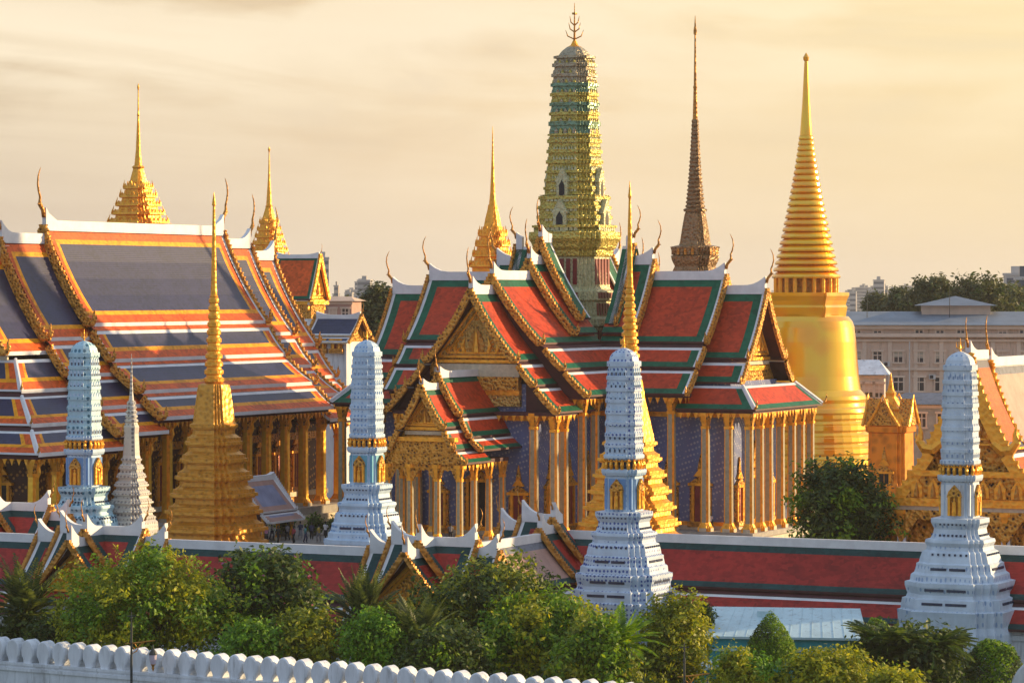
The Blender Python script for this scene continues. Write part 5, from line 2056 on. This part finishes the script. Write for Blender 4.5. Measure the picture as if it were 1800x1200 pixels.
def leaf_cloud(centers, radii, n, size, shell=0.55, flat=0.0, seed=0, droop=0.0, rag=1.0):
    """n rhombic leaves spread through overlapping lumps; returns vertex and face arrays"""
    rng = np.random.default_rng(seed)
    C = np.array(centers, float)
    Rr = np.array(radii, float)
    wgt = (Rr[:, 0] * Rr[:, 1] + Rr[:, 0] * Rr[:, 2])
    per = 13 if rag > .5 else 1
    nc = max(1, n // per)
    n = nc * per
    idx = rng.choice(len(C), nc, p=wgt / wgt.sum())
    d = rng.normal(size=(nc, 3))
    d /= np.linalg.norm(d, axis=1, keepdims=True)
    d[:, 2] = np.where(d[:, 2] < -0.5, -d[:, 2], d[:, 2])
    r = shell + (1.06 - shell) * rng.random(nc) ** 0.6
    r *= 1 + rag * (0.20 * np.sin(d[:, 0] * 7 + idx) * np.sin(d[:, 2] * 6 + idx * 2.1) + 0.13 * rng.normal(size=nc))
    P = C[idx] + d * Rr[idx] * r[:, None]
    # each spot is a sprig: leaves strung out along a twig that points outward
    d = np.repeat(d, per, 0)
    P = np.repeat(P, per, 0)
    if per > 1:
        tw = d + 0.7 * np.repeat(rng.normal(size=(nc, 3)), per, 0)
        tw /= np.linalg.norm(tw, axis=1, keepdims=True)
        P = P + tw * ((rng.random(n) - .35) * min(size * 4.2, 1.5))[:, None] + rng.normal(size=(n, 3)) * min(size * .62, .45)
    nrm = d * (0.8 - flat) + rng.normal(size=(n, 3)) * 0.55 + np.array([0, 0, 0.25 + flat])
    nrm /= np.linalg.norm(nrm, axis=1, keepdims=True)
    a = np.cross(nrm, rng.normal(size=(n, 3)))
    a /= np.linalg.norm(a, axis=1, keepdims=True)
    a[:, 2] -= droop
    b = np.cross(nrm, a)
    s = size * (0.55 + 0.9 * rng.random(n))[:, None]
    V = np.empty((n, 4, 3))
    V[:, 0] = P - a * s * 0.6
    V[:, 1] = P + b * s * 0.30
    V[:, 2] = P + a * s * 0.6
    V[:, 3] = P - b * s * 0.30
    return V.reshape(-1, 3)


def leaf_mesh(name, V, mats, pick=None):
    n = len(V) // 4
    me = bpy.data.meshes.new(name)
    me.vertices.add(len(V))
    me.vertices.foreach_set('co', V.astype(np.float32).ravel())
    me.loops.add(n * 4)
    me.loops.foreach_set('vertex_index', np.arange(n * 4, dtype=np.int32))
    me.polygons.add(n)
    me.polygons.foreach_set('loop_start', np.arange(0, n * 4, 4, dtype=np.int32))
    me.polygons.foreach_set('loop_total', np.full(n, 4, dtype=np.int32))
    for m in mats:
        me.materials.append(MAT[m])
    if pick is not None:
        me.polygons.foreach_set('material_index', pick.astype(np.int32))
    me.update(calc_edges=True)
    return me


def add_mesh(name, me, parent):
    o = bpy.data.objects.new(name, me)
    col.objects.link(o)
    o.parent = parent
    return o


def tree(px, Y, ytop, ybot, wpx, label, mat, n, size, seed, mat2=None, mix=0.2, name='tree', lumps=16, cat='tree', zb=STREET, trunk=True, flowers=None, cone=False, dome=False, shell=0.55, group=None):
    """trunk, limbs and a lumpy crown of many separate leaves; rows and widths are those of the photograph"""
    rng = np.random.default_rng(seed)
    k = Y / FPX
    p = pix(px, 600, Y)
    t = root(name, label, cat, (p.x, Y, zb), float(rng.random() * 0.0), group)
    z1, z0 = zpix(ytop, Y) - zb, max(0.3, zpix(ybot, Y) - zb)
    W, H = wpx * k / 2, (z1 - z0)
    cz = z0 + H * 0.5
    cs, rs = [], []
    if cone:
        for i in range(18):
            f = i / 17
            rr = W * (1 - f ** 1.9) * .82 + .22
            cs.append((0, 0, z0 + H * .9 * f))
            rs.append((rr * 1.05, rr * 1.05, H * .075))
    elif dome:
        cs.append((0, 0, z0 + H * .35))
        rs.append((W * .95, W * .9, H * .62))
    else:
        lumps = int(lumps * 1.5)
        for i in range(lumps):
            a = 2 * math.pi * (i * 0.618 + rng.random() * .15)
            f = (i + .5) / lumps                  # height fraction
            ring = math.sin(math.pi * (0.14 + 0.80 * f)) ** 0.7
            rad = W * 0.74 * ring * (0.62 + .55 * rng.random())
            lr = (0.21 + 0.17 * rng.random())
            cs.append((math.cos(a) * rad, math.sin(a) * rad * .85, z0 + H * (.10 + .76 * f)))
            rs.append((W * lr * 1.25, W * lr * 1.2, H * lr * .78))
        cs.append((0, 0, cz))
        rs.append((W * .42, W * .38, H * .30))
    V = leaf_cloud(cs, rs, int(n * 1.15), size * 1.05, shell, 0.15, seed, 0.0, .15 if (cone or dome) else 1.0)
    nn = len(V) // 4
    pk = None
    mats = [mat]
    if mat2:
        mats.append(mat2)
        # second foliage colour comes in whole clumps
        ctr = V.reshape(-1, 4, 3).mean(1)
        cl = np.sin(ctr[:, 0] * 1.3 + seed) + np.sin(ctr[:, 2] * 1.7 + seed * 2) + np.sin(ctr[:, 1] * 1.1) + rng.normal(size=nn) * .5
        pk = (cl > np.quantile(cl, 1 - mix)).astype(int)
    if flowers:
        mats.append(flowers)
        f = rng.random(nn) < .02
        pk = np.where(f, len(mats) - 1, pk if pk is not None else 0)
    add_mesh('crown', leaf_mesh('crown', V, mats, pk), t)
    if trunk:
        m = MB()
        tr = max(.12, W * .07)
        zt = z0 + H * .35
        m.tube([(0, 0, -.1), (.1, 0, zt * .4), (-.05, .1, zt * .8), (0, 0, zt)], [tr * 1.3, tr, tr * .85, tr * .7], 'bark', 8)
        for i in range(min(9, len(cs))):
            c = Vector(cs[(i * 2) % len(cs)])
            s = Vector((0, 0, zt * (.7 + .03 * i)))
            mid = s.lerp(c, .5) + Vector((0, 0, .12 * H * rng.random()))
            m.tube([s, mid, c], [tr * .5, tr * .34, tr * .1], 'bark', 5)
        m.build('trunk', t, smooth=True)
    return t


def palm(px, Y, ytop, spread_px, label, nf, ln, seed, mat='leaf_palm', up=0.9, name='palm', stem=2.0, zb=STREET, lw=.5):
    rng = np.random.default_rng(seed)
    p = pix(px, 600, Y)
    t = root(name, label, 'palm', (p.x, Y, zb), 0)
    zt = zpix(ytop, Y) - zb
    hub = Vector((0, 0, zt - ln * .55 * up))
    quads = []
    for i in range(nf):
        a = 2 * math.pi * (i * .618)
        el = R(20 + 62 * rng.random()) * up
        d = Vector((math.cos(a) * math.cos(el), math.sin(a) * math.cos(el), math.sin(el)))
        L = ln * (.75 + .4 * rng.random())
        pos = hub.copy()
        pts = []
        v = d.copy()
        for s in range(13):
            pts.append(pos.copy())
            pos = pos + v * (L / 12)
            v = (v + Vector((0, 0, -.085 - .07 * (1 - el)))).normalized()
        for s in range(1, 12):
            dr = (pts[s + 1] - pts[s - 1]).normalized()
            sd = dr.cross(Vector((0, 0, 1)))
            if sd.length < .05:
                sd = Vector((1, 0, 0))
            sd.normalize()
            w = lw * math.sin(math.pi * (s / 12) ** .7) + .05
            for sg in (-1, 1):
                for h in (0, .5):
                    b0 = pts[s] * (1 - h) + pts[s + 1] * h
                    tip = b0 + (sd * sg * .8 + dr * .75 + Vector((0, 0, -.22))) * w * (.85 + .3 * rng.random())
                    m_ = b0.lerp(tip, .5)
                    e = dr * .055 + Vector((0, 0, .03))
                    quads.append([b0, m_ + e, tip, m_ - e])
            e = dr.cross(sd) * .03
            quads.append([pts[s] + sd * .035, pts[s + 1] + sd * .03, pts[s + 1] - sd * .03, pts[s] - sd * .035])
    V = np.array([[tuple(q) for q in qq] for qq in quads], float).reshape(-1, 3)
    add_mesh('crown', leaf_mesh('crown', V, [mat]), t)
    m = MB()
    m.tube([(0, 0, 0), (.1, 0, hub.z * .5), (0, 0, hub.z)], [.24, .2, .22], 'bark', 8)
    m.build('trunk', t, smooth=True)
    return t


tree(255, 243, 984, 1170, 292, 'big rounded yellow-green tree in front of the left pavilion', 'leaf_yellow', 30000, .27, 1, 'leaf_green', .38, lumps=22)
tree(462, 249, 976, 1150, 215, 'dark frangipani tree with a few pink blossoms beside the yellow-green tree', 'leaf_dark', 15000, .36, 2, 'leaf_green', .25, flowers='flower_pink', lumps=15)
tree(872, 247, 1002, 1195, 290, 'big loose olive tree in the middle, hiding the gilt gable', 'leaf_olive', 24000, .31, 3, 'leaf_dark', .42, lumps=20)
tree(968, 241, 1058, 1205, 250, 'fresh green spreading tree before the dotted porcelain tower', 'leaf_green', 20000, .30, 4, 'leaf_yellow', .35, lumps=18)
tree(1182, 238, 1060, 1215, 150, 'upright yellow-olive tree beside the dotted porcelain tower base', 'leaf_olive', 13000, .25, 5, 'leaf_yellow', .45, lumps=15)
tree(655, 235, 1086, 1200, 118, 'small bright lime-green bush behind the middle merlons', 'leaf_bright', 8500, .24, 6, name='bush', cat='bush', lumps=11)
tree(440, 236, 1098, 1190, 115, 'low bright green bush under the dark frangipani', 'leaf_bright', 7000, .25, 7, 'leaf_green', .45, name='bush', cat='bush', lumps=11)
tree(540, 238, 1078, 1190, 135, 'straggly yellowish bush between two bright green bushes', 'leaf_olive', 7500, .28, 8, 'leaf_yellow', .35, name='bush', cat='bush', lumps=12, shell=.4)
tree(790, 233, 1110, 1215, 150, 'dark leafy bush under the loose olive tree', 'leaf_dark', 9000, .30, 9, 'leaf_green', .35, name='bush', cat='bush', lumps=13)
tree(1050, 230, 1100, 1230, 150, 'mottled green bush right of the last merlons', 'leaf_green', 9000, .28, 10, 'leaf_olive', .4, name='bush', cat='bush', lumps=13)
tree(1310, 226, 1156, 1240, 130, 'yellow-green clipped bush below the cone topiary', 'leaf_yellow', 9000, .24, 12, 'leaf_bright', .35, name='bush', cat='bush', lumps=12)
tree(1455, 226, 1150, 1240, 165, 'broad sunny yellow bush below the pale awning', 'leaf_yellow', 11000, .24, 13, 'leaf_olive', .3, name='bush', cat='bush', lumps=13)
tree(1575, 222, 1182, 1240, 110, 'low yellow-green bush at the bottom edge below the dark palm', 'leaf_yellow', 5000, .24, 14, 'leaf_green', .3, name='bush', cat='bush', lumps=9)
tree(1355, 241, 1070, 1165, 96, 'clipped cone topiary before the pale awning', 'leaf_green', 16000, .12, 15, 'leaf_dark', .3, name='topiary', cat='topiary', cone=True, shell=.9)
tree(1541, 247, 1086, 1160, 56, 'small clipped dome topiary left of the dark palm', 'leaf_green', 4000, .18, 16, 'leaf_dark', .3, name='topiary', cat='topiary', dome=True, shell=.8)
tree(1745, 240, 1124, 1230, 110, 'wide clipped dome topiary beneath the ice white tower', 'leaf_green', 7000, .2, 17, 'leaf_dark', .5, name='topiary', cat='topiary', dome=True, shell=.8)
tree(1238, 252, 1068, 1110, 26, 'tiny dark shrub at the left end of the pale awning', 'leaf_dark', 1200, .22, 18, name='bush', cat='bush', lumps=5)
tree(110, 246, 1085, 1180, 120, 'shadowy green bush at the foot of the yellow-green tree', 'leaf_dark', 6000, .3, 19, 'leaf_green', .3, name='bush', cat='bush', lumps=11)
tree(720, 243, 1072, 1160, 110, 'dusky green shrub beside the fan palm', 'leaf_dark', 6000, .3, 27, 'leaf_olive', .3, name='bush', cat='bush', lumps=11)
tree(1482, 288, 822, 990, 175, 'dense dark green tree between the right columns and the gilded gable', 'leaf_dark', 16000, .34, 20, 'leaf_green', .35, lumps=17, zb=FLOOR)

palm(48, 249, 1028, 130, 'drooping dark palm at the left edge behind the merlons', 60, 4.6, 21, 'leaf_palm', .95, lw=.8)
palm(640, 241, 1036, 130, 'spiky fan palm in front of the wine-red cloister roof', 70, 4.6, 22, 'leaf_palm', 1.15, lw=.7)
palm(735, 236, 1085, 120, 'arching grey-green palm behind the middle merlons', 46, 4.0, 26, 'leaf_palm', .95, lw=.7)
palm(1085, 231, 1098, 120, 'feathery bright green palm in front of the dotted porcelain tower', 44, 3.4, 23, 'leaf_green', .9, lw=.7)
palm(1560, 236, 1108, 150, 'dark drooping palm clump below the ice white tower', 80, 3.9, 24, 'leaf_dark', .7, lw=1.0)
tree(1600, 237, 1112, 1225, 185, 'dark thicket under the drooping palms at the right', 'leaf_dark', 8000, .34, 28, 'leaf_palm', .3, name='bush', cat='bush', lumps=13)
tree(45, 249, 1082, 1180, 110, 'dusky thicket under the drooping palm at the left edge', 'leaf_dark', 5000, .34, 29, 'leaf_palm', .4, name='bush', cat='bush', lumps=10)
palm(1635, 236, 1112, 150, 'dark drooping palm at the right of the palm clump', 70, 3.7, 25, 'leaf_dark', .7, lw=1.0)

# big trees beyond the temple
for i, (px, Y, yt, yb, w, lb) in enumerate([
        (1640, 640, 496, 575, 110, 'tall rounded tree beyond the beige building, left of two'),
        (1722, 630, 494, 585, 135, 'tall broad tree beyond the beige building, rising highest on its right half'),
        (1590, 660, 516, 575, 70, 'lower hazy tree left of the tall rounded trees'),
        (1776, 660, 508, 580, 70, 'hazy tree at the right end of the far tree row'),
        (1546, 680, 524, 575, 60, 'small hazy tree over the left end of the grey roof'),
        (668, 540, 512, 600, 75, 'round olive tree between the blue roof and the red wing'),
        (610, 560, 535, 600, 60, 'low dark tree behind the small blue roof')]):
    tree(px, Y, yt, yb, w, lb, 'leaf_far', 6000, .7, 40 + i, 'leaf_dark', .12, lumps=14, group='far trees beyond the temple')

# the green quarter beyond the temple: treetops that read as one mass
rw = np.random.default_rng(77)
nw = 170
wc = np.stack([rw.uniform(-420, 420, nw), rw.uniform(560, 1500, nw), np.full(nw, STREET)], 1)
wc[:, 0] *= wc[:, 1] / 1000
wr = np.stack([rw.uniform(6, 11, nw), rw.uniform(6, 11, nw), rw.uniform(7, 14, nw)], 1)
V = leaf_cloud(wc, wr, 26000, 1.5, .7, .15, 78)
wo_ = add_mesh('far_wood', leaf_mesh('far_wood', V, ['leaf_far', 'leaf_dark'], (rw.random(len(V) // 4) < .3).astype(int)), None)
wo_['kind'] = 'stuff'

# ------------------------------------------------------------------ people on the terrace
for nm_, c in (('cloth_white', (.7, .7, .72)), ('cloth_navy', (.03, .04, .10)), ('cloth_red', (.40, .05, .06)), ('cloth_teal', (.06, .30, .33)), ('cloth_black', (.02, .02, .025)), ('cloth_pink', (.55, .22, .32)), ('cloth_grey', (.22, .22, .24)), ('cloth_yellow', (.6, .42, .08)), ('skin', (.38, .22, .14)), ('hair', (.015, .012, .01))):
    paint(nm_, c, .15, .8, 4)


def ring_body(sections, n=10):
    """one continuous skin lofted through (centre, rx, ry) rings"""
    vs, fs = [], []
    for (c, rx, ry) in sections:
        for k in range(n):
            a = 2 * math.pi * k / n
            vs.append((c[0] + rx * math.cos(a), c[1] + ry * math.sin(a), c[2]))
    for i in range(len(sections) - 1):
        for k in range(n):
            k2 = (k + 1) % n
            fs.append((i * n + k, i * n + k2, (i + 1) * n + k2, (i + 1) * n + k))
    return vs, fs


def person(px, Y, label, top, low, rot, stride=.16, skirt_=False, h=1.68, zb=None):
    p = pix(px, 600, Y)
    t = root('person', label, 'person', (p.x, Y, FLOOR if zb is None else zb), rot, 'visitors on the terrace')
    # body: skin-modifier figure, one surface
    J = [(0, 0, .93), (0, 0, 1.18), (0, 0, 1.40), (0, 0, 1.50), (0, .01, 1.58), (0, .0, 1.70),
         (.10, 0, .90), (.11, -stride, .50), (.11, -stride * .6, .07), (.11, -stride * .6 - .15, .03),
         (-.10, 0, .90), (-.11, stride * .6, .50), (-.11, stride * 1.3, .09), (-.11, stride * 1.3 - .15, .04),
         (.19, 0, 1.38), (.25, .05, 1.12), (.23, -.08, .90), (.23, -.11, .80),
         (-.19, 0, 1.38), (-.25, .02, 1.12), (-.22, -.12, .92), (-.22, -.16, .83)]
    E = [(0, 1), (1, 2), (2, 3), (3, 4), (4, 5), (0, 6), (6, 7), (7, 8), (8, 9), (0, 10), (10, 11), (11, 12), (12, 13), (2, 14), (14, 15), (15, 16), (16, 17), (2, 18), (18, 19), (19, 20), (20, 21)]
    Rd = [.14, .125, .14, .055, .09, .075, .095, .065, .045, .035, .095, .065, .045, .035, .06, .045, .035, .03, .06, .045, .035, .03]
    me = bpy.data.meshes.new('body')
    me.from_pydata(J, E, [])
    for mt in (low, top, 'skin'):
        me.materials.append(MAT[mt])
    o = bpy.data.objects.new('body', me)
    col.objects.link(o)
    o.parent = t
    sk = o.modifiers.new('skin', 'SKIN')
    for i, r in enumerate(Rd):
        me.skin_vertices[0].data[i].radius = (r, r * .8)
    me.skin_vertices[0].data[0].use_root = True
    ss = o.modifiers.new('subdivision', 'SUBSURF')
    ss.levels = ss.render_levels = 1
    # clothes
    m = MB()
    vs, fs = ring_body([((0, 0, .92), .17, .135), ((0, 0, 1.05), .155, .125), ((0, 0, 1.25), .18, .135), ((0, 0, 1.40), .19, .12), ((0, 0, 1.46), .10, .08)])
    m.add(vs, fs, top)
    for s in (1, -1):
        m.tube([(s * .17, 0, 1.40), (s * .22, .03, 1.26), (s * .25, .05, 1.13)], [.075, .066, .06], top, 8)
    m.build('shirt', t, smooth=True)
    m = MB()
    if skirt_:
        vs, fs = ring_body([((0, 0, .35), .23, .2), ((0, 0, .65), .19, .16), ((0, 0, .95), .165, .13)])
        m.add(vs, fs, low)
    else:
        m.tube([(.09, 0, .95), (.105, -stride * .5, .68), (.11, -stride, .5), (.11, -stride * .6, .12)], [.115, .095, .082, .068], low, 8)
        m.tube([(-.09, 0, .95), (-.105, stride * .3, .68), (-.11, stride * .6, .5), (-.11, stride * 1.3, .13)], [.115, .095, .082, .068], low, 8)
    m.build('skirt' if skirt_ else 'trousers', t, smooth=True)
    m = MB()
    vs, fs = ring_body([((0, .035, 1.53), .075, .06), ((0, .03, 1.62), .092, .095), ((0, .02, 1.72), .085, .10), ((0, .01, 1.79), .04, .045)])
    m.add(vs, fs, 'hair')
    m.build('hair', t, smooth=True)
    return t


PPL = [(468, 327, 'person in a pink top and dark skirt near the gold stupa foot', 'cloth_pink', 'cloth_black', True),
       (478, 331, 'person in a white shirt and navy trousers by the open pavilion', 'cloth_white', 'cloth_navy', False),
       (489, 326, 'person in black clothes beside the open pavilion', 'cloth_black', 'cloth_black', False),
       (505, 330, 'person in a grey shirt and black trousers before the gilt columns', 'cloth_grey', 'cloth_black', False),
       (516, 326, 'person in a red top and black trousers before the gilt columns', 'cloth_red', 'cloth_black', False),
       (528, 332, 'person in a navy top and grey skirt before the gilt columns', 'cloth_navy', 'cloth_grey', True),
       (537, 327, 'person in a teal shirt and navy trousers before the gilt columns', 'cloth_teal', 'cloth_navy', False),
       (548, 331, 'person in a navy shirt and black trousers left of the pale blue tower', 'cloth_navy', 'cloth_black', False),
       (560, 328, 'person in a yellow shirt and grey trousers left of the pale blue tower', 'cloth_yellow', 'cloth_grey', False),
       (572, 332, 'person in a white top and black skirt left of the pale blue tower', 'cloth_white', 'cloth_black', True),
       (582, 327, 'person in a grey shirt and navy trousers close to the pale blue tower', 'cloth_grey', 'cloth_navy', False),
       (446, 325, 'person in a red top and grey skirt right beside the gold stupa', 'cloth_red', 'cloth_grey', True)]
for i, (px, Y, lb, a, b, sk) in enumerate(PPL):
    person(px, Y, lb, a, b, R((i * 77) % 360), skirt_=sk)
zq = FLOOR + 0.9
person(1249, 331.4, 'person in a white shirt at a doorway of the right wing', 'cloth_white', 'cloth_black', R(20), zb=zq)
person(1374, 338.0, 'person in a white top and red trousers between the end columns of the right wing', 'cloth_white', 'cloth_red', R(-60), zb=zq)
person(792, 317.0, 'person in grey by the low front porch', 'cloth_grey', 'cloth_black', R(10), zb=zq)

# potted shrubs round the foot of the gold stupa
for i, (px, Y, lb) in enumerate([(500, 336, 'potted green shrub beside the open pavilion'), (555, 337, 'tall potted shrub among the visitors'), (590, 334, 'potted shrub against the pale blue tower base')]):
    t = tree(px, Y, 905 + i * 4, 935, 32, lb, 'leaf_dark', 900, .25, 60 + i, 'leaf_green', .3, name='potted_shrub', cat='potted plant', zb=FLOOR, trunk=False, lumps=6)
    m = MB()
    m.stack(CIRC[::4], [(0, .45, 'stone'), (.5, .6, 'stone'), (.55, .68, 'stone'), (.65, .68, 'stone')])
    m.tube([(0, 0, .6), (0, 0, 1.4)], .06, 'bark', 5)
    m.build('pot', t)

# ------------------------------------------------------------------ the city far off
paint('city_pale', (0.52, 0.47, 0.43), .15, .85, .05)
paint('city_grey', (0.36, 0.34, 0.33), .15, .85, .05)
paint('city_tan', (0.47, 0.38, 0.31), .15, .85, .05)
paint('city_glass', (0.10, 0.11, 0.14), .2, .3, .1)


def city_block(px, Y, ytop, wpx, wall, label, group=None, rot=0.0):
    p = pix(px, 600, Y)
    w = wpx * Y / FPX
    h = zpix(ytop, Y) - STREET
    t = root('city_building', label, 'building', (p.x, Y, STREET), rot, group)
    d = w * .7
    m = MB()
    m.box(-w / 2, w / 2, -d / 2, d / 2, 0, h, wall)
    m.build('wall', t)
    m = MB()
    nfl = max(2, int(h / 3.6))
    for i in range(nfl):
        z = h * (i + .35) / nfl
        m.box(-w * .46, w * .46, -d / 2 - .05, -d / 2 - .01, z, z + h / nfl * .42, 'city_glass')
    m.build('window_band', t)
    m = MB()
    m.box(-w / 2 - .3, w / 2 + .3, -d / 2 - .3, d / 2 + .3, h + .01, h + .8, 'city_pale')
    m.box(-w * .2, w * .15, -d * .2, d * .2, h + .81, h + 3.2, wall)
    m.build('roof', t)
    return t


city_block(569, 1500, 455, 19, 'city_pale', 'tall pale tower block on the skyline right of the gold-gabled pavilion')
city_block(1786, 1150, 484, 40, 'city_pale', 'pale office block on the skyline at the right edge')
city_block(1797, 760, 492, 24, 'city_glass', 'dark glass block cut off by the right edge')
rc = random.Random(5)
for i in range(46):
    left = i % 3 == 0
    px = rc.uniform(575, 690) if left else rc.uniform(1478, 1690)
    Y = rc.uniform(2000, 4500)
    yt = rc.uniform(490, 512) if rc.random() < .35 else rc.uniform(506, 526)
    city_block(px, Y, yt, rc.uniform(8, 24), rc.choice(['city_pale', 'city_grey', 'city_tan', 'city_pale']), 'hazy far city building on the skyline', 'far city buildings in the haze', rc.uniform(-.3, .3))
for i in range(40):
    px = rc.uniform(430, 1880)
    Y = rc.uniform(4000, 7500)
    city_block(px, Y, rc.uniform(500, 514), rc.uniform(10, 26), rc.choice(['city_pale', 'city_grey', 'city_tan']), 'hazy far city building on the skyline', 'far city buildings in the haze', rc.uniform(-.3, .3))
HAZE = 0.00007
# ------------------------------------------------------------------ the evening haze
hz_m = bpy.data.materials.new('haze_air')
hz_m.use_nodes = True
hz_m.node_tree.nodes.clear()
vo = hz_m.node_tree.nodes.new('ShaderNodeVolumePrincipled')
vo.inputs['Color'].default_value = (0.92, 0.90, 0.88, 1)
vo.inputs['Density'].default_value = HAZE
vo.inputs['Anisotropy'].default_value = 0.3
mo_ = hz_m.node_tree.nodes.new('ShaderNodeOutputMaterial')
hz_m.node_tree.links.new(vo.outputs[0], mo_.inputs['Volume'])
MAT['haze_air'] = hz_m
hm = MB()
hm.box(-7000, 7000, -300, 14500, STREET - 1, 140, 'haze_air')
ho = hm.build('haze')
ho['kind'] = 'stuff'
